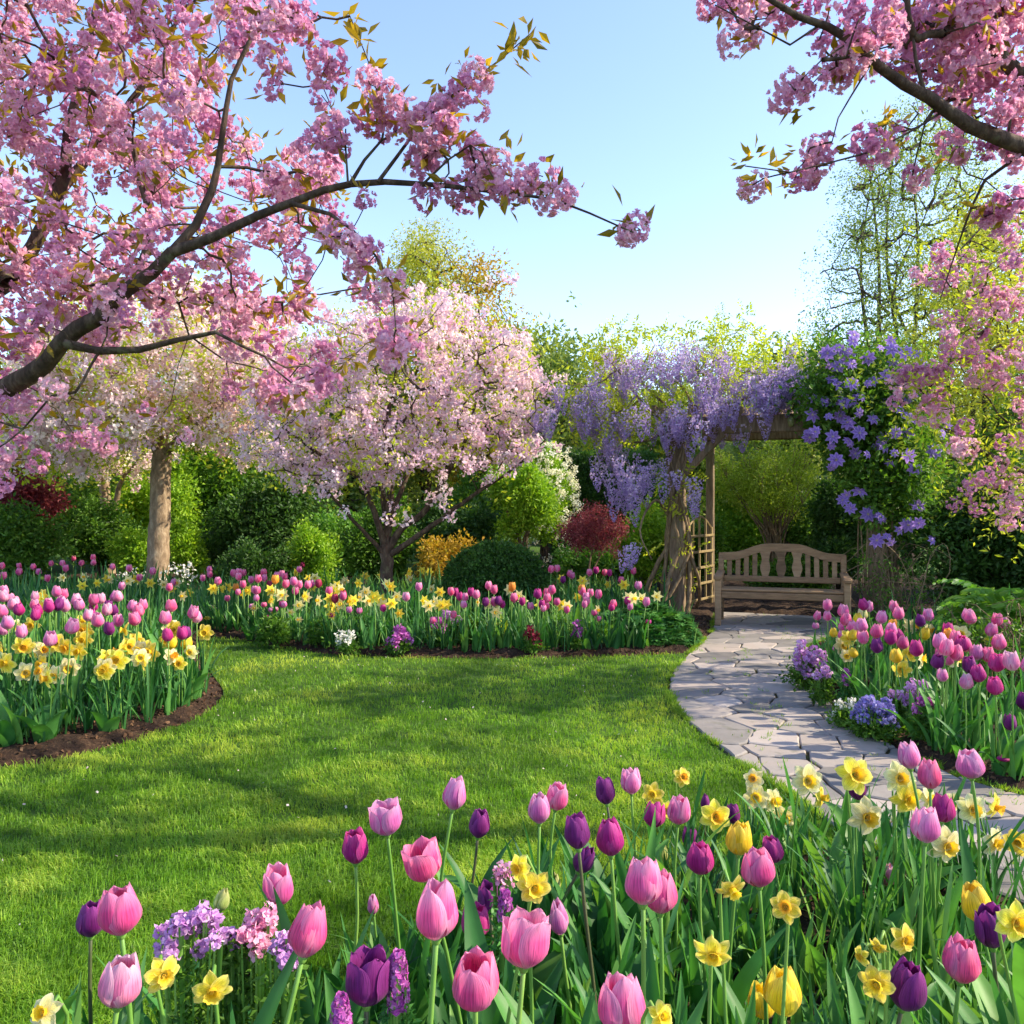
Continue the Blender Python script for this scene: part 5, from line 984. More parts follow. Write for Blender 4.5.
# (x, y, height in the photo, colour, shape, label)
TUL = [
    (119, 911, 49, 'rose', 3, 'big pink tulip at the far left of the foreground, hiding half of a purple one'), (91, 919, 36, 'purple', 0, 'purple tulip half hidden behind the big pink tulip at far left'),
    (121, 982, 52, 'pale', 0, 'large pale pink tulip low at the left, beside a yellow daffodil'), (249, 970, 40, 'purple', 2, 'deep purple tulip in front of the mauve phlox clump'),
    (278, 887, 38, 'pink', 2, 'pink tulip on a tall stem above the pink phlox, left part of the foreground'), (308, 932, 50, 'rose', 0, 'plump rose pink tulip just right of the pink phlox'),
    (368, 980, 50, 'purple', 5, 'largest deep purple tulip, left of the pink hyacinth spike'), (355, 848, 33, 'magenta', 2, 'reddish purple tulip standing alone against the lawn, left of the pale pink one'),
    (386, 819, 34, 'lav', 5, 'lilac-pink tulip with flared petal tips against the lawn'), (455, 794, 33, 'lav', 0, 'pink tulip on a long stem, highest of those standing against the lawn'),
    (479, 825, 27, 'purple', 0, 'small purple tulip on a thin dark stem beside the tallest lawn-side pink tulip'), (422, 862, 41, 'rose', 5, 'leaning pink tulip with ragged open petals'),
    (438, 911, 56, 'pink', 0, 'tall pink double-looking tulip below the ragged leaning one'), (476, 922, 35, 'magenta', 2, 'magenta-purple tulip right of the tall double-looking pink one'),
    (490, 899, 32, 'purple', 2, 'violet half-open tulip behind the magenta-purple one'), (526, 942, 51, 'pink', 5, 'large wide pink tulip right of centre at the bottom, one petal sticking out'),
    (475, 983, 54, 'rose', 3, 'large bright pink tulip lowest near the middle of the bottom edge'), (373, 905, 21, 'lav', 4, 'small closed dusky pink tulip bud left of the double-looking pink tulip'),
    (540, 809, 30, 'lav', 0, 'pink tulip in front of its twin, left of the dark purple ones'), (557, 797, 28, 'pink', 2, 'pink tulip just behind and right of its lower twin'),
    (605, 792, 26, 'purple', 2, 'dark purple tulip highest in the centre, against the lawn'), (631, 782, 25, 'lav', 0, 'small rosy lilac tulip right of the highest dark purple one'),
    (577, 832, 35, 'purple', 2, 'deep violet tulip above a drooping dark one'), (610, 839, 34, 'magenta', 1, 'vivid magenta tulip right of the deep violet one'),
    (584, 860, 30, 'purple', 4, 'drooping dark purple tulip below the deep violet one'), (654, 815, 25, 'magenta', 0, 'magenta tulip touching a yellow daffodil below the small lawn-side daffodil'),
    (679, 811, 30, 'pink', 0, 'pink tulip right of the magenta one by the daffodil'), (705, 803, 16, 'purple', 4, 'tiny purple tulip behind the frilled yellow daffodil'),
    (733, 814, 20, 'purple', 2, 'small purple tulip just right of the frilled yellow daffodil'), (643, 882, 47, 'pink', 0, 'large pink tulip at the centre, in front of a darker pink one'),
    (660, 892, 43, 'rose', 1, 'darker pink tulip half hidden behind the large central pink one'), (700, 859, 33, 'magenta', 1, 'purple and magenta tulip left of the yellow tulip'),
    (690, 838, 21, 'purple', 2, 'small two-tone purple tulip behind the purple and magenta one'), (740, 839, 34, 'yellow', 0, 'single clear yellow tulip with upright cup in the middle of the bed'),
    (758, 868, 38, 'rose', 0, 'bright pink tulip right below the clear yellow tulip'), (772, 850, 27, 'magenta', 0, 'magenta tulip behind the bright pink one near the yellow tulip'),
    (559, 917, 36, 'lav', 4, 'narrow half-shut mauve pink tulip right of the large wide pink one'), (622, 1006, 52, 'pink', 3, 'pink tulip cut by the bottom edge near the centre'),
    (783, 992, 46, 'yellow', 1, 'large yellow tulip low in the bed, in front of a smaller yellow one'), (761, 1001, 37, 'yellow', 0, 'smaller yellow tulip tucked behind the large low yellow one'),
    (908, 756, 27, 'lav', 0, 'pink tulip above the pale daffodils, seen against the flagstones'), (930, 775, 29, 'rose', 0, 'rosy tulip right of the pink one above the flagstones'),
    (970, 764, 30, 'lav', 3, 'round lilac-pink tulip highest at the right, against the flagstones'), (857, 788, 25, 'purple', 0, 'purple tulip in front of a big yellow daffodil by the path'),
    (942, 808, 29, 'magenta', 1, 'magenta tulip between pale daffodils behind a pink tulip'), (926, 825, 36, 'lav', 0, 'pink tulip in front of the magenta one between pale daffodils'),
    (888, 875, 25, 'pale', 4, 'slim closed pale pink tulip among the dense daffodil leaves'), (991, 929, 40, 'purple', 2, 'dark purple tulip with jagged rim in front of yellow petals at right'),
    (962, 961, 45, 'rose', 0, 'coral pink tulip low at the right, below the jagged dark purple one'), (906, 987, 47, 'purple', 1, 'big dark purple tulip at the bottom beside a yellow daffodil'),
    (977, 905, 35, 'yellow', 3, 'golden yellow tulip behind the jagged dark purple one'), (222, 900, 24, 'bud', 4, 'closed green tulip bud above the mauve phlox clump'),
    (661, 853, 22, 'bud', 4, 'closed green tulip bud right of the large central pink tulip'), (554, 886, 23, 'bud', 4, 'closed yellowish tulip bud right of the yellow daffodil pair'),
]
def edge_y(x):
    e = np.array(bed_edge[:-1][::-1] + [(1.62, 2.65), (2.1, 2.1), (3.2, 1.3)]); return float(np.interp(x, e[:, 0], e[:, 1])) - .06
for x, y, h, c, s, lab in TUL:
    zl = 9
    for _ in range(6): zl = edge_y((x - CX) * min(F * .076 / h, zl) / F)
    tulip(x, y, h, c, lab, s, ymax=zl, dark=c == 'purple', leaves=3 if c != 'bud' else 2, lean=(.45, -.2) if (x, y) == (584, 860) else (-.25, -.1) if (x, y) == (422, 862) else None)
DAF = [
    (162, 974, 33, 'dyel', 'trump', 'yellow daffodil turned sideways between pale pink tulip and phlox', (.7, -.7, .0)), (212, 988, 36, 'dyel', 'trump', 'yellow daffodil left of the deep purple tulip by the phlox', (.3, -.8, -.25)),
    (46, 1012, 30, 'dpale', 'trump', 'pale daffodil with golden trumpet in the bottom left corner', (-.2, -1, .5)), (521, 868, 26, 'dyel', 'trump', 'upper of two crowded bright yellow daffodils left of centre', (-.7, -.7, .1)),
    (534, 886, 32, 'dyel', 'trump', 'lower of two crowded bright yellow daffodils left of centre', (.2, -1, .0)), (653, 794, 21, 'dyel', 'trump', 'yellow daffodil just above the magenta tulip by the lawn', (-.4, -1, .2)),
    (682, 777, 18, 'dyel', 'trumpo', 'orange-cupped small daffodil highest above the lawn edge', (.3, -1, .3)), (715, 816, 29, 'dyel', 'trumpo', 'frilled yellow daffodil with dark orange cup facing forward', (.05, -1, .2)),
    (731, 887, 27, 'dyel', 'trump', 'yellow daffodil below the purple and magenta tulip', (.2, -.8, -.4)), (786, 907, 28, 'dyel', 'trumpo', 'fading star-shaped amber daffodil on bare soil side', (-.4, -.8, .4)),
    (713, 952, 35, 'dyel', 'trump', 'large yellow daffodil with arched stem low in the middle', (-.2, -.9, -.3)), (660, 1016, 27, 'dyel', 'trump', 'yellow daffodil cut by the bottom edge right of the pink tulip', (.4, -.8, .3)),
    (668, 810, 16, 'dyel', 'trumpo', 'small orange-yellow daffodil peeping out behind the magenta tulip', None), (807, 780, 29, 'dpale', 'trump', 'pale open daffodil facing forward, tallest in front of the path', (.0, -1, .12)),
    (854, 775, 33, 'dyel', 'trump', 'big yellow daffodil behind the purple tulip by the path', (.0, -1, .35)), (865, 816, 33, 'dpale', 'trump', 'creamy six-petalled daffodil below the purple tulip by the path', (.05, -1, .08)),
    (899, 777, 29, 'dpale', 'trump', 'pale lemon daffodil below the pink tulip above the flagstones', (-.1, -1, .1)), (906, 797, 31, 'dyel', 'trump', 'golden daffodil under the pale lemon one', (.15, -1, -.15)),
    (928, 798, 21, 'dpale', 'trump', 'small pale daffodil squeezed left of the magenta tulip', (.5, -1, .1)), (945, 845, 34, 'dpale', 'trump', 'large creamy daffodil below the pink and magenta tulips', (.2, -1, -.05)),
    (971, 808, 28, 'dpale', 'trump', 'lemon daffodil straight below the round lilac-pink tulip', (.0, -1, .0)), (955, 802, 18, 'dpale', 'trump', 'half hidden small lemon daffodil beside the magenta tulip', (-.7, -.7, .1)),
    (993, 806, 24, 'dyel', 'trumpo', 'ragged yellow daffodil right of the straight lemon one', (.6, -.7, -.2)), (993, 841, 28, 'dpale', 'trump', 'creamy daffodil on an arched stem near the right edge', (.5, -.9, -.15)),
    (1018, 842, 24, 'dyel', 'trump', 'yellow daffodil at the right edge of the picture', (-.6, -.8, .1)), (756, 797, 24, 'dpale', 'trump', 'cream and yellow daffodil leftmost of the cluster by the path', (-.3, -1, .2)),
    (772, 800, 22, 'dpale', 'trump', 'pale daffodil second in the cluster by the path edge', (.4, -1, .1)), (785, 816, 23, 'dpale', 'trump', 'cream daffodil with rich trumpet hanging lowest in the path-side cluster', (-.3, -1, -.3)),
    (819, 797, 22, 'dyel', 'trump', 'side-turned light yellow daffodil right of the tall pale open one', (.8, -.6, .0)), (754, 779, 19, 'dpale', 'trumpo', 'highest small cream daffodil of the path-side cluster', (-.5, -.8, .4)),
    (903, 939, 28, 'dyel', 'trump', 'yellow daffodil on a hooked stem in the dense leaves at right', (.3, -.9, .1)), (879, 946, 18, 'dyel', 'trump', 'small nodding yellow daffodil left of the hooked-stem one', (-.6, -.5, -.5)),
    (862, 956, 18, 'dyel', 'trump', 'narrow sideways yellow daffodil low among the leaves', (-.9, -.4, -.1)), (877, 983, 32, 'dyel', 'trump', 'yellow daffodil touching the big dark purple tulip at the bottom', (-.6, -.8, .1)),
    (1013, 921, 37, 'dyel', 'trump', 'wide golden daffodil behind the jagged dark purple tulip at the right edge', (.1, -1, .1)),
]
for x, y, d, c, tc, lab, fc in DAF:
    zl = 9
    for _ in range(6): zl = edge_y((x - CX) * min(F * .088 / d, zl) / F)
    if y > 850: zl = min(zl, 1.28 if y < 930 or x > 840 else 1.12) if x < 960 else min(zl, 1.35)
    daffodil(x, y, d, c, tc, lab, fc, ymax=zl, leaves=8 if x > 740 else 5)
# leaves with no flower, filling the front bed
def fillers(name, label, n, xr, yr, test, meshes, s, kind='plants', z=.03, mats=None):
    m = MB(); data = []
    for me_ in meshes:
        v = np.zeros(len(me_.vertices) * 3); me_.vertices.foreach_get('co', v); q = np.array([list(p.vertices) for p in me_.polygons]); data.append((v.reshape(-1, 3), q))
    x = rng.uniform(*xr, n); y = rng.uniform(*yr, n); ok = test(x, y); x, y = x[ok], y[ok]
    for a, b in zip(x, y):
        V, q = data[rng.integers(0, len(data))]; R_ = yaw_rot(np.array([rng.uniform(0, 6.28)]), .15)[0]; m.add(V @ R_.T * s * rng.uniform(.55, 1.1) * (1 + .28 * float(lfn(a, b, 2.4))) + (a, b, z), q, val=np.clip(.5 + .3 * float(lfn(a + 5, b, 1.6)) + rng.normal(0, .2), 0, 1))
    o = m.build(name, mats or [meshes[0].materials[0]], None, True); o['kind'] = 'stuff'; return o
in_front = lambda x, y: (y < np.interp(x, [p[0] for p in bed_edge[:-1][::-1]] + [1.62, 2.1, 3.2], [p[1] for p in bed_edge[:-1][::-1]] + [2.65, 2.1, 1.3]) - .05) & (y > .95) & (np.abs(x) < y * .72 + .35)
fillers('bulb_leaves', '', 1000, (-1.2, 2.2), (.9, 3.1), in_front, TL, .88)
fillers('daffodil_leaves', '', 1000, (.45, 2.2), (1.2, 3.1), lambda x, y: in_front(x, y) & (y > 1.15), DL, .86)
fillers('bulb_leaves', '', 420, (-.95, 1.2), (.98, 1.5), in_front, TL[:6], 1.3)
fillers('daffodil_leaves', '', 90, (-1.0, -.2), (1.1, 1.6), in_front, DL, 1.25)
fillers('daffodil_leaves', '', 350, (.1, 1.7), (1.0, 2.3), in_front, DL, .8)
fillers('bulb_leaves', '', 1500, (-1.1, 1.7), (1.0, 2.3), in_front, TL[:6], .82)
fillers('daffodil_leaves', '', 120, (-1.2, .5), (.9, 2.5), in_front, DL, .8)
# ------------------------------------------------------------------ bulbs in the three further beds
def tulip_small(col, sh, h, nl):
    t = obj('tulip', None); m, pet = tulip_parts(col, sh); hz = h
    obj('stem', stem_mesh([(0, 0, 0), (.006, .004, h * .5), (0, 0, h)], .0042, .0034, 'stem'), t)
    hd = obj('flower_head', m, t, (0, 0, hz), (random.gauss(0, .1), random.gauss(0, .1), 0), 1.25)
    for i in range(3): obj('petal', pet[i % 2], hd, None, (0, 0, 2.094 * i))
    leaves_on(t, TL, nl, .95 * h / .45, .018); return t
def daff_small(col, tc, h, nl):
    t = obj('daffodil', None); hd, tp = daff_parts(col, tc, random.randrange(3)); f = Vector((random.gauss(0, .3), -1, random.gauss(.1, .2))).normalized()
    obj('stem', stem_mesh([(0, .02, 0), (0, .02, h * .6), (0, .02, h), (0, .004, h + .002)], .0035, .0026, 'stem'), t)
    o = obj('flower_head', hd, t, (0, 0, h), f.to_track_quat('Z', 'Y'), 1.35); obj('trumpet', tp, o); leaves_on(t, DL, nl, .95 * h / .38, .02); return t
def copy_tree(o, parent=None):
    c = o.copy(); COL.objects.link(c)
    if parent is not None: c.parent = parent
    for ch in list(o.children): copy_tree(ch, c)
    return c
_pool = {}
def proto(key):
    """the first request hands out the original, every later one a copy"""
    kind, col, var, h = key
    if key not in _pool:
        o = tulip_small(col, var, h, 3) if kind == 'tulip' else daff_small(col, 'trumpo' if var == 2 else 'trump', h, 5); _pool[key] = o; return o
    return copy_tree(_pool[key])
def merge_flower(key):
    """one mesh for a flower too small in the photo to show its parts"""
    kind, col, var, h = key; m = MB()
    cm = M[col]; sl = [cm, M['stem'], M['tleaf'] if kind == 'tulip' else M['dleaf'], M['trump']]
    if kind == 'tulip':
        s = SHAPES[var]
        for k in range(6):
            V, q, U = petal(.072, s['Rm'] * (1 if k % 2 else .92), s['w0'], s['top'], s['flare'], k, 4, 5); m.add(rotz(V, 1.047 * k) * 1.25 + (0, 0, h), q, uv=U)
    else:
        a = R(78)
        for k in range(6):
            V = np.array([(.004, 0, 0), (.02, .013, .003), (.045, 0, -.002), (.02, -.013, .003)]); V = rotz(V, 1.047 * k) * 1.4; V = np.column_stack([V[:, 0], -V[:, 2] - .0, V[:, 1]]) + (0, -.004, h); m.add(V, [(0, 1, 2, 3)], uv=[(.5, .2), (1, .5), (.5, 1), (0, .5)])
        an = np.arange(8) * .785; V = [(r_ * 1.2 * math.cos(b), -.004 - d, h + r_ * 1.2 * math.sin(b)) for r_, d in ((.009, 0), (.013, .028)) for b in an]; m.add(V, [(j, (j + 1) % 8, 8 + (j + 1) % 8, 8 + j) for j in range(8)], mat=3, uv=[(.5, .3)] * 8 + [(.5, .9)] * 8)
    tube(m, [(0, 0, 0), (.005, .003, h * .5), (0, 0, h)], .0045, 4, mat=1)
    for i in range(3 if kind == 'tulip' else 5):
        V, q = blade_leaf(rng.uniform(.26, .36) if kind == 'tulip' else rng.uniform(.3, .38), rng.uniform(.035, .05) if kind == 'tulip' else .013, rng.uniform(.08, .3), rng.uniform(.4, 1.4), 7 * i, rows=5, cols=2, strap=kind != 'tulip'); m.add(rotz(V, i * 2.1 + rng.normal(0, .4)) * (h / .45), q, val=rng.random(), mat=2)
    return m.mesh(kind, sl, True)
_mp = {}
def place(kind, col, px, py, h, bed, word, zone, small=False, Zfix=None):
    var = random.randrange(4) if kind == 'tulip' else (2 if random.random() < .2 else 0); hh = round(h + random.choice((-.04, 0, .04)), 3)
    Z = Zfix or F * (HC - (hh + .05)) / (py - HY); p = P(px, py, Z); key = (kind, col, var, hh)
    if small:
        if key not in _mp: _mp[key] = merge_flower(key)
        o = obj(kind, _mp[key])
    else: o = proto(key)
    lift = 1.0
    for _ in range(60):
        pt = np.array([p[0]]), np.array([p[1]])
        if not (inpoly(*pt, lawn_poly)[0] or inpoly(*pt, path_poly)[0] or min(edge_dist(*pt, lawn_poly)[0], edge_dist(*pt, path_poly)[0]) < .12): break
        Z += .05; p = P(px, py, Z); lift = max(.35, (HC - (py - HY) * Z / F - .03) / hh)
    o.location = (p[0], p[1], 0.03); o.rotation_euler = (random.gauss(0, .05), random.gauss(0, .05), random.uniform(0, 6.28) if kind == 'tulip' else random.gauss(0, .5)); s = random.uniform(.94, 1.06) * lift; o.scale = (max(s, .8), max(s, .8), s)
    BEDFL.append((o, bed, zone, word, kind, px)); return o
WORD = dict(pink='pink', rose='rose', lav='lilac-pink', pale='pale pink', magenta='magenta', purple='dark purple', crimson='crimson', yellow='yellow', orange='orange', cream='cream', dyel='yellow', dpale='pale cream', whitep='white')
def many(kind, pts, cols, h, bed, zone, tf, small=False):
    for i, q in enumerate(pts):
        x, y = tf(q); c = q[2] if len(q) > 2 else random.choice(cols); place(kind, c, x, y, h, bed, WORD[c], zone(x, y) if callable(zone) else zone, small)

# --- left bed
tf = lambda q: (q[0] * .244, 560 + q[1] * .244)
zl_ = lambda x, y: ('in the left bed near the picture edge' if x < 70 else 'in the middle of the left bed' if x < 140 else 'at the pointed end of the left bed')
LB = 'flowers in the left bed'
many('tulip', [(20, 150), (45, 160), (80, 175), (135, 155), (225, 150), (115, 185), (250, 165), (295, 165), (322, 155), (325, 205), (370, 185), (270, 215), (420, 235), (455, 165), (490, 155), (425, 180), (410, 270), (490, 250), (530, 205), (578, 183), (555, 225), (568, 262, 'rose'), (630, 262), (693, 220, 'rose'), (788, 228), (810, 280), (15, 245), (25, 290, 'lav'), (110, 302, 'lav'), (268, 290, 'lav'), (180, 330, 'lav'), (30, 265, 'lav'), (5, 180), (60, 200), (350, 220), (300, 195), (200, 180)], ['pink', 'pink', 'rose', 'pale', 'lav'], .50, LB, zl_, tf)
many('tulip', [(125, 225), (185, 215), (220, 215), (155, 230), (395, 195), (455, 300), (440, 205), (475, 210), (685, 322), (745, 310), (765, 318), (90, 215), (380, 225)], ['magenta', 'purple', 'magenta'], .48, LB, zl_, tf)
many('daffodil', [(130, 350), (170, 400), (185, 448), (235, 335), (285, 355), (335, 330), (240, 450, 'dpale'), (40, 408), (80, 435, 'dpale'), (440, 388), (485, 372), (500, 415), (445, 440), (355, 250), (360, 288), (350, 270), (495, 292), (565, 325), (590, 345), (612, 370), (610, 400), (575, 365, 'dpale'), (680, 285, 'dpale'), (715, 285), (835, 305), (850, 325), (155, 190), (170, 140), (190, 150), (135, 262), (65, 255, 'dpale'), (5, 340), (10, 400, 'dpale'), (100, 340), (310, 345), (548, 330)], ['dyel'], .39, LB, zl_, tf)
many('tulip', [(700, 368, 'yellow'), (763, 365, 'yellow')], [], .33, LB, zl_, tf)
def more(kind, n, xr, yr, cols, h, bed, zone, tf_ok, small):
    k = 0
    for _ in range(n * 6):
        if k >= n: break
        x, y = random.uniform(*xr), random.uniform(*yr)
        if tf_ok(x, y): c = random.choice(cols); place(kind, c, x, y, h, bed, WORD[c], zone(x, y), small); k += 1
more('daffodil', 9, (0, 200), (638, 672), ['dyel', 'dpale', 'dpale'], .39, LB, zl_, lambda x, y: True, False)
in_left = lambda x, y: (x < -1.7) & ~inpoly(x, y, lawn_poly) & (edge_dist(x, y, lawn_poly) > .22) & (y < 7.2)
fillers('bulb_leaves', '', 1100, (-5, -1.7), (3.2, 7.2), in_left, TL, .95)
fillers('daffodil_leaves', '', 3000, (-5, -1.7), (3.2, 7.0), in_left, DL, .95)
# --- back bed
BB = 'flowers in the curved bed at the back'
def zb(x, y):
    return ('beyond the left bed under the cherries' if x < 150 else 'right of the stout cherry trunk' if x < 250 else 'between the two cherry trunks' if x < 330 else 'around the small cherry trunk' if x < 430 else
            'before the round boxwood' if x < 520 else 'just right of the round boxwood' if x < 575 else 'below the red maple')
tf7 = lambda q: (200 + q[0] * .254, 560 + q[1] * .254)
many('tulip', [(35, 50), (50, 68), (5, 75), (118, 70), (143, 75), (140, 60), (200, 82), (228, 85), (265, 62), (293, 75), (335, 85), (325, 100), (145, 108, 'orange'), (180, 105, 'rose'), (290, 105, 'orange'), (110, 158, 'rose'), (147, 143), (205, 128), (222, 132), (380, 108), (397, 110), (420, 112), (395, 45), (415, 18, 'crimson'), (262, 97, 'crimson'), (330, 180, 'magenta'), (345, 182, 'lav'), (282, 208, 'lav'), (305, 203, 'lav'), (252, 187), (475, 100, 'crimson'), (540, 160, 'crimson'), (585, 140, 'crimson'), (600, 210, 'lav'), (740, 202, 'magenta'), (862, 120, 'lav'), (998, 130, 'magenta'), (638, 213, 'lav'), (820, 160, 'pale'), (80, 90), (170, 60), (240, 70), (310, 60), (360, 120), (440, 95), (560, 150)], ['pink', 'rose', 'rose', 'pink'], .45, BB, zb, tf7, True)
many('daffodil', [(330, 132), (295, 155), (375, 38), (425, 60), (70, 105), (97, 97), (282, 125), (418, 140), (510, 135), (528, 115), (508, 207), (605, 148), (632, 88), (650, 55), (695, 45), (705, 152), (765, 157), (870, 42), (905, 48), (832, 30), (890, 145), (925, 148, 'dpale'), (950, 170), (390, 238, 'dpale'), (455, 155, 'dpale'), (655, 160, 'dpale'), (780, 125, 'dpale'), (360, 205, 'dpale'), (450, 70, 'dpale'), (540, 100), (570, 70, 'dpale'), (690, 150), (740, 90, 'dpale'), (810, 60)], ['dyel'], .42, BB, zb, tf7, True)
tf8 = lambda q: (440 + q[0] * .273, 560 + q[1] * .273)
many('tulip', [(48, 120), (93, 148), (127, 148), (177, 107), (197, 127), (168, 153, 'purple'), (112, 115, 'magenta'), (70, 132, 'magenta'), (283, 160, 'rose'), (232, 170, 'magenta'), (225, 165, 'purple'), (340, 180, 'lav'), (365, 180, 'lav'), (352, 175, 'magenta'), (403, 187, 'rose'), (425, 173, 'rose'), (412, 133), (393, 152), (470, 190), (525, 180), (545, 173), (567, 155, 'rose'), (567, 200, 'rose'), (635, 180, 'rose'), (262, 112, 'orange'), (512, 127, 'orange'), (360, 40), (375, 55), (400, 48, 'rose'), (430, 40), (455, 72, 'purple'), (485, 55), (553, 55), (580, 50, 'magenta'), (600, 47), (622, 45, 'magenta'), (712, 50), (650, 72), (385, 45), (470, 65)], ['pink', 'pink', 'rose'], .46, BB, zb, tf8, True)
many('daffodil', [(508, 75), (15, 155), (520, 80, 'dpale'), (475, 150, 'dpale'), (440, 60)], ['dyel'], .42, BB, zb, tf8, True)
tf4 = lambda q: (q[0] * .332, 380 + q[1] * .332)
many('tulip', [(20, 572), (75, 562), (108, 568), (160, 555), (120, 580), (10, 600), (145, 600), (220, 545), (210, 575), (275, 558), (330, 562), (280, 548), (460, 590), (522, 610), (500, 625), (370, 628, 'lav'), (50, 590), (240, 560), (190, 560), (400, 580), (425, 600)], ['pink', 'rose', 'rose'], .45, BB, zb, tf4, True)
many('daffodil', [(240, 615), (300, 600), (320, 595), (410, 598), (345, 600, 'dpale'), (180, 590, 'dpale'), (260, 590, 'dpale'), (385, 605, 'dpale')], ['dyel'], .42, BB, zb, tf4, True)
more('daffodil', 60, (150, 660), (578, 615), ['dyel', 'dpale', 'dpale'], .40, BB, zb, lambda x, y: True, True)
more('tulip', 22, (215, 650), (588, 625), ['lav', 'pink', 'magenta', 'rose'], .42, BB, zb, lambda x, y: True, True)
in_back = lambda x, y: ~inpoly(x, y, lawn_poly) & ~inpoly(x, y, path_poly) & (edge_dist(x, y, lawn_poly) > .1) & (y > 6.6) & (x < 1.75 - (y - 6.8) * .02) & (np.hypot(x - 1.25, y - 7.7) > .5)
fillers('bulb_leaves', '', 4200, (-8, 1.8), (6.7, 11), in_back, TL, .95)
fillers('daffodil_leaves', '', 9000, (-8, 1.8), (6.7, 11), in_back, DL, 1.)
# --- right bed
RB = 'flowers in the bed on the right of the path'
zr = lambda x, y: 'in the right bed near the bench' if y < 622 and x < 905 else 'in the right bed beside the flagstones' if x < 905 else 'in the right bed near the ferny shrub'
tf5 = lambda q: (774 + q[0] * .244, 580 + q[1] * .244)
many('tulip', [(165, 193), (168, 155), (230, 128), (232, 168), (272, 158), (305, 207), (285, 240), (385, 240), (410, 238, 'rose'), (407, 118), (505, 113), (500, 165), (660, 158), (790, 273), (752, 305), (832, 312), (868, 313), (930, 290), (665, 305), (680, 340), (712, 322), (700, 413), (780, 440, 'pale'), (988, 378, 'pale'), (1010, 360), (645, 300), (700, 345)], ['pink', 'pink', 'lav', 'rose'], .46, RB, zr, tf5)
many('tulip', [(348, 118, 'magenta'), (455, 165), (460, 203, 'lav'), (605, 170), (715, 232), (458, 260), (550, 253), (440, 312), (592, 317, 'magenta'), (820, 370), (848, 400, 'magenta'), (908, 393, 'magenta'), (935, 438), (650, 360)], ['purple', 'magenta'], .45, RB, zr, tf5)
many('tulip', [(955, 618, 'purple'), (940, 775, 'magenta'), (1015, 520, 'purple')], [], .22, RB, zr, tf5)
many('tulip', [(335, 160), (370, 160, 'cream'), (497, 200, 'orange'), (615, 228), (745, 228, 'orange'), (340, 325), (495, 328), (245, 232), (320, 245), (355, 215)], ['yellow'], .42, RB, zr, tf5)
more('tulip', 16, (830, 1015), (610, 660), ['pink', 'pink', 'lav', 'magenta', 'rose'], .44, RB, zr, lambda x, y: y > 600 + abs(x - 880) * .1, False)
more('daffodil', 14, (830, 1000), (615, 665), ['dyel', 'dpale'], .36, RB, zr, lambda x, y: True, False)
in_right = lambda x, y: ~inpoly(x, y, path_poly) & (edge_dist(x, y, path_poly) > .16) & (x > np.interp(y, [p[1] for p in Rp[::-1]], [p[0] for p in Rp[::-1]])) & (x < y * .75 + .3)
fillers('bulb_leaves', '', 900, (1.2, 5.2), (3.2, 8.4), in_right, TL, .95)
fillers('daffodil_leaves', '', 1500, (1.2, 5.2), (3.6, 8.6), in_right, DL, .95)
o = fillers('leafy_undergrowth', '', 800, (2.6, 6), (4.2, 8.4), lambda x, y: in_right(x, y) & (x > 2.3 + (y - 4) * .25), TL, .8)

# each bed flower's label: kind and colour, where it grows, then its order among its own
ORD = ['', 'second', 'third', 'fourth', 'fifth', 'sixth', 'seventh', 'eighth', 'ninth', 'tenth', 'eleventh', 'twelfth', 'thirteenth', 'fourteenth', 'fifteenth', 'sixteenth', 'seventeenth', 'eighteenth', 'nineteenth', 'twentieth']
by = {}
for r_ in BEDFL: by.setdefault((r_[2], r_[3], r_[4]), []).append(r_)
for (zone, word, kind), rows in by.items():
    rows.sort(key=lambda r: r[5]); n = len(rows)
    for i, r_ in enumerate(rows):
        o = r_[0]
        if n == 1: lab = f'only {word} {kind} {zone}'
        elif i == 0: lab = f'leftmost {word} {kind} {zone}'
        elif i == n - 1: lab = f'rightmost {word} {kind} {zone}'
        elif i < (n + 1) // 2: lab = f'{word} {kind} {zone}, {ORD[min(i, 19)]} from the left'
        else: lab = f'{word} {kind} {zone}, {ORD[min(n - 1 - i, 19)]} from the right'
        tag(o, lab, kind, r_[1])

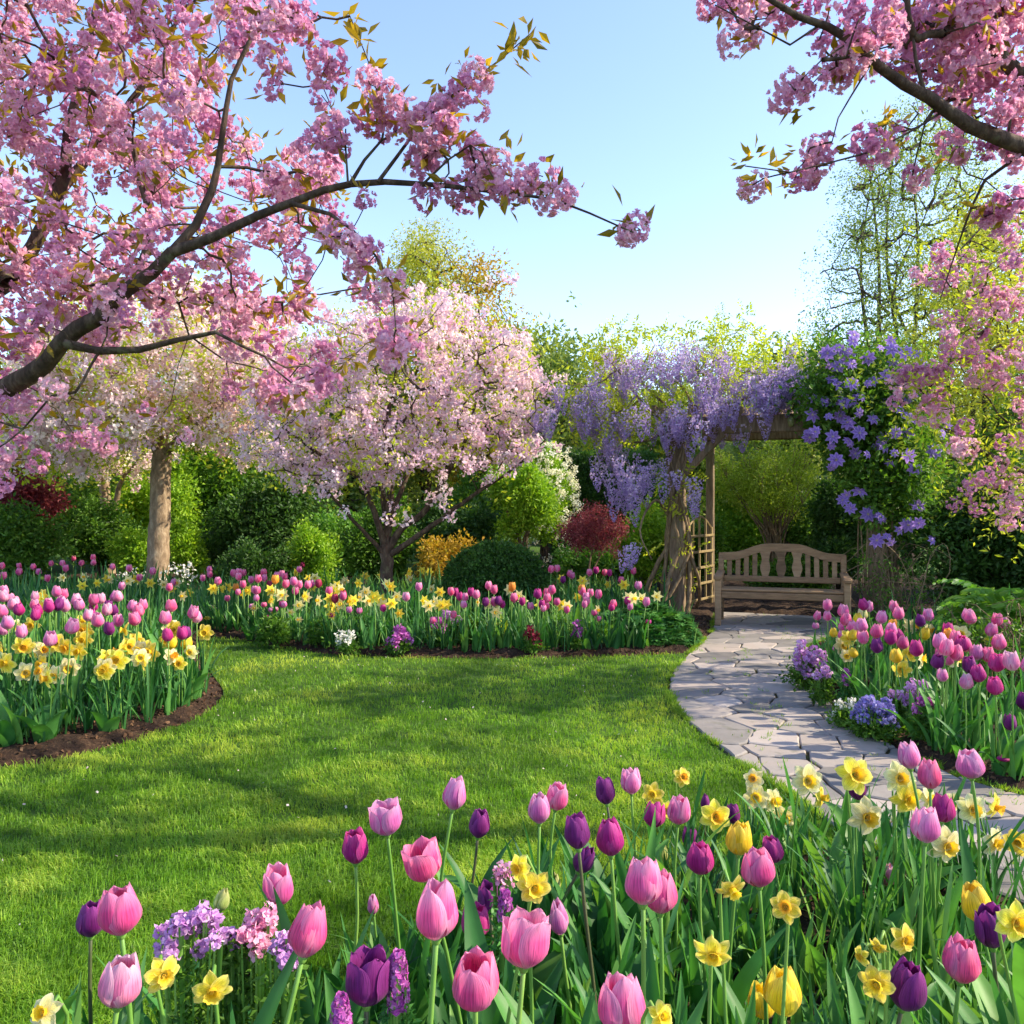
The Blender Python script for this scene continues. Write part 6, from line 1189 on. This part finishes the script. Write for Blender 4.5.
# ------------------------------------------------------------------ clumps of small flowers
def floret(n=5, s=.011):
    Q = []
    for k in range(n):
        a = 6.283 * k / n; d = np.array((math.cos(a), math.sin(a), .1)); t = np.array((-math.sin(a), math.cos(a), 0)); Q.append([np.zeros(3), d * s * .7 + t * s * .5, d * s * 1.1, d * s * .7 - t * s * .5])
    return np.array(Q), np.full(n, rng.random())
FLO = [floret() for _ in range(5)]
def clump(label, px, py, Z, w, h, cols, n, name='phlox_clump', mat2='g_mid', fs=1., tall=False):
    if Z < 2: fs *= .5; n = int(n * 1.9)
    else: fs *= .55; n = int(n * 1.7)
    c = P(px, py, Z); t = thing(name, label, 'flowers', (c[0], c[1], .03)); W = w * Z / F / 2; H = c[2] - .03; dh = h * Z / F
    f = MB(); a = rng.uniform(0, 6.283, n); rr = np.sqrt(rng.random(n)) if not tall else np.full(n, 1.) * rng.uniform(.6, 1, n)
    if tall: zz = rng.random(n); p = np.column_stack([rr * W * np.cos(a) * (1 - .5 * zz ** 3), rr * W * np.sin(a) * (1 - .5 * zz ** 3), H - dh / 2 + dh * zz])
    else: p = np.column_stack([rr * W * np.cos(a), rr * W * .8 * np.sin(a), H - dh * .5 + dh * np.sqrt(np.clip(1 - rr ** 2, 0, 1)) * rng.uniform(.1, 1., n) + (.006 if Z < 2 else .03) * lfn(rr * 5 * np.cos(a), rr * 5 * np.sin(a), 2)])
    if not tall:
        hd = p[rng.integers(0, n, max(8 if Z < 9 else 60, n // 38))]; p = hd[rng.integers(0, len(hd), n)] + unit(rng.normal(size=(n, 3))) * rng.uniform(.5, 1, (n, 1)) * (.016 if Z < 2 else .0075 * Z ** .9)
    nrm = unit(np.column_stack([np.cos(a) * rr, np.sin(a) * rr, .8 - rr * .4 + (0 if not tall else -.5)]) + rng.normal(0, .35, (n, 3))); x = unit(np.cross(nrm, rng.normal(size=(n, 3)))); y = np.cross(nrm, x); rot = np.stack([x, y, nrm], -1)
    cloud(f, FLO, p, fs * rng.uniform(.7, 1.15, n), rot); f.build('blossoms', M[cols], t)
    s = MB()
    for k in range(min(40, n // 6)): i = rng.integers(0, n); tube(s, [(p[i, 0] * .3, p[i, 1] * .3, 0), p[i] * (.8, .8, .6), p[i]], .002, 3, cap=False, val=rng.random())
    s.build('stems', M['stem'], t); l = MB(); k = n // 3 + 40; q = np.column_stack([rng.normal(0, .5, k) * W, rng.normal(0, .45, k) * W, rng.uniform(.03, max(.06, H - dh * .4), k)]); cloud(l, LEAF_S, q, rng.uniform(.4, .75, k) * (.5 if Z < 2 else .9)); l.build('leaves', M[mat2], t); return t
M['phlox'] = leafmat('phlox_mauve', ['b878c4', 'c890cc', 'dcb0da', 'ecd0e6'], .35, .6, (1, .95, 1), 1.05, .2); M['phloxp'] = leafmat('phlox_pink', ['e088b4', 'eaa4c4', 'f4c4d6', 'fadce4'], .35, .6, (1, .95, 1), 1.05, .2)
M['violet'] = leafmat('violet_florets', ['7a6eb8', '9084c8', 'a8a0d6', 'c2bce4'], .3, .6, (1, .95, 1), 1.05, .2); M['hyac'] = leafmat('hyacinth_florets', ['a83c9c', 'bc58b0', 'd07cc4', 'e0a0d6'], .3, .6, (1, .95, 1), 1.05, .2); M['whitefl'] = leafmat('white_florets', ['d8d8cc', 'eceae0', 'f8f6ee'], .3, .6, (1, 1, .95), 1.05, .2)
clump('mauve phlox clump at the lawn side behind two yellow daffodils', 190, 928, 1.45, 62, 34, 'phlox', 420); clump('small mauve phlox sprig right of the mauve phlox clump', 232, 938, 1.5, 20, 24, 'phlox', 110)
clump('pink phlox clump between the green bud and the pink tulips', 258, 925, 1.5, 44, 40, 'phloxp', 330); clump('little lilac phlox tuft below the pink tulip on the left', 286, 950, 1.4, 26, 24, 'phlox', 130)
clump('mauve hyacinth spike between the largest purple tulip and the pink ones', 398, 980, 1.25, 22, 56, 'hyac', 240, 'hyacinth', 'tleaf', .9, True); clump('purple hyacinth spike cut by the bottom edge', 341, 1012, 1.2, 20, 32, 'hyac', 160, 'hyacinth', 'tleaf', .9, True)
clump('small pinkish hyacinth between purple tulips and the yellow pair', 505, 905, 1.6, 15, 28, 'hyac', 110, 'hyacinth', 'tleaf', .9, True); clump('pale pink stock flower near the crowded yellow daffodils', 502, 873, 1.7, 12, 16, 'phloxp', 60, 'stock_flower', 'tleaf', .9)
clump('rounded lilac phlox mound spilling onto the path near the bench', 808, 655, 5.7, 30, 34, 'phlox', 520, fs=2.0); clump('flat lilac phlox patch below the rounded mound beside the path', 821, 674, 5.2, 16, 8, 'phlox', 120, fs=1.6)
clump('blue-violet forget-me-not patch at the path edge', 874, 708, 4.5, 42, 32, 'violet', 700, 'forget_me_not_patch', fs=1.5); clump('pale lilac forget-me-nots above the blue-violet patch', 910, 690, 4.6, 44, 18, 'phlox', 420, 'forget_me_not_patch', fs=1.5)
clump('pink flower clump right of the pale lilac forget-me-nots', 926, 704, 4.3, 20, 12, 'hyac', 160, fs=1.5); clump('purple-pink flower spike left of the yellow tulips in the right bed', 846, 677, 5.1, 9, 16, 'hyac', 90, 'hyacinth', 'tleaf', 1.4, True)
clump('white forget-me-nots at the very edge of the flagstones', 846, 708, 4.7, 22, 18, 'whitefl', 180, 'forget_me_not_patch', fs=1.3)
clump('round plum-pink flower cluster at the front of the back bed', 399, 636, 7.0, 20, 18, 'hyac', 300, fs=2.2); clump('magenta flower cluster left of the boxwood at the bed front', 438, 624, 7.2, 16, 12, 'hyac', 200, fs=2.2); clump('pale mauve flower cluster touching the magenta one', 452, 615, 7.4, 18, 14, 'phlox', 220, fs=2.2)
clump('white flower patch low at the front of the back bed', 348, 638, 7.0, 22, 10, 'whitefl', 130, fs=1.8); clump('crimson flower cluster low in front of the boxwood', 533, 636, 7.0, 11, 14, 'crim', 130, fs=2.0) if 'crim' in M else None
clump('white and yellow primrose tuft at the tip of the left bed', 160, 693, 5.3, 30, 14, 'whitefl', 110, 'primrose_tuft', fs=1.8); clump('small white flower patch at the left end of the left bed', 4, 703, 4.8, 12, 14, 'whitefl', 80, 'primrose_tuft', fs=1.5)
clump('white-flowered bush far behind the beds at the stout trunk', 178, 568, 11.6, 34, 26, 'whitefl', 60, 'white_flower_bush', fs=3.4); clump('cream flowers left of the stout trunk beyond the left bed', 128, 578, 11.4, 46, 18, 'whitefl', 60, 'white_flower_bush', fs=3.0)
# broad-leaved plants at the front of the left bed
def hosta(label, px, py, n, s):
    g = G(px, py); t = thing('broad_leaved_plant', label, 'plant', (g[0], g[1], .03))
    for i in range(n): a = i * 6.283 / n + random.gauss(0, .3); obj('leaf', TL[[3, 5, 7, 2][i % 4]], t, (.02 * math.cos(a), .02 * math.sin(a), 0), (0, 0, a), (s * random.uniform(.8, 1.15), s * 1.5, s))
hosta('flowerless tulip plant with broad leaves at the near left corner of the left bed', 8, 757, 7, 1.0); hosta('broad-leaved plant in the front edge of the left bed', 45, 752, 6, .95); hosta('low broad leaves at the bed edge below the daffodils', 108, 742, 6, .8); hosta('broad curling leaves at the tip of the left bed', 190, 700, 7, 1.0)
# low leafy clumps between the bulbs at the lawn's edge
M['crim'] = leafmat('crimson_florets', ['7a1c30', '8e2c40', 'a84858'], .3, .6, (1, .9, .9), 1., .2)
clump('crimson flower cluster low in front of the boxwood', 533, 636, 7.0, 12, 16, 'crim', 130, fs=2.4, name='wallflower_clump')
clump('pink flower cluster at the foot of the bulbs under the red maple', 576, 632, 7.1, 10, 16, 'hyac', 90, fs=2.2, name='wallflower_clump')
for i, (px, w, lab) in enumerate([(322, 26, 'low leafy plant at the lawn edge left of the white flower patch'), (362, 34, 'low grey-green leafy plant between white patch and plum-pink cluster'), (470, 30, 'low green leafy plant in front of the boxwood at the lawn edge'), (500, 34, 'low yellow-flecked leafy plant left of the crimson cluster'), (560, 26, 'fresh green leafy plant right of the crimson cluster'), (600, 28, 'fresh green leafy plant left of the dark leafy mound by the path'), (270, 28, 'low leafy plant on the lawn edge under the pink tulips')]):
    g = G(px, 652); t = thing('leafy_plant', lab, 'plant', (g[0], g[1] + .12, .03)); l = MB(); n = 330; a = rng.uniform(0, 6.283, n); rr = np.sqrt(rng.random(n)); W = w * g[1] / F / 2
    q = np.column_stack([rr * W * np.cos(a), rr * W * .8 * np.sin(a), .03 + rng.uniform(.4, 1, n) * np.sqrt(1 - rr ** 2 * .9) * rng.uniform(.14, .24)]); cloud(l, LEAF_S, q, rng.uniform(.5, .95, n)); l.build('foliage', M[['g_mid', 'tleaf', 'g_mid', 'g_willow', 'g_fresh', 'g_fresh', 'g_mid'][i]], t)
    s = MB()
    for k in range(14): tube(s, [(0, 0, -.02), q[k] * (.4, .4, .7), q[k]], .003, 3, cap=False)
    s.build('stems', M['stem'], t)
for i, (px, py, lab) in enumerate([(250, 648, 'broad-leaved plant at the lawn edge right of the left bed'), (283, 650, 'low broad-leaved plant under the pink tulips at the lawn edge'), (330, 655, 'flowerless broad-leaved plant at the lawn edge before the small cherry'), (388, 656, 'broad-leaved plant beside the plum-pink cluster'), (415, 656, 'flowerless tulip plant right of the plum-pink cluster')]): hosta(lab, px, py - 5, 7, .75)
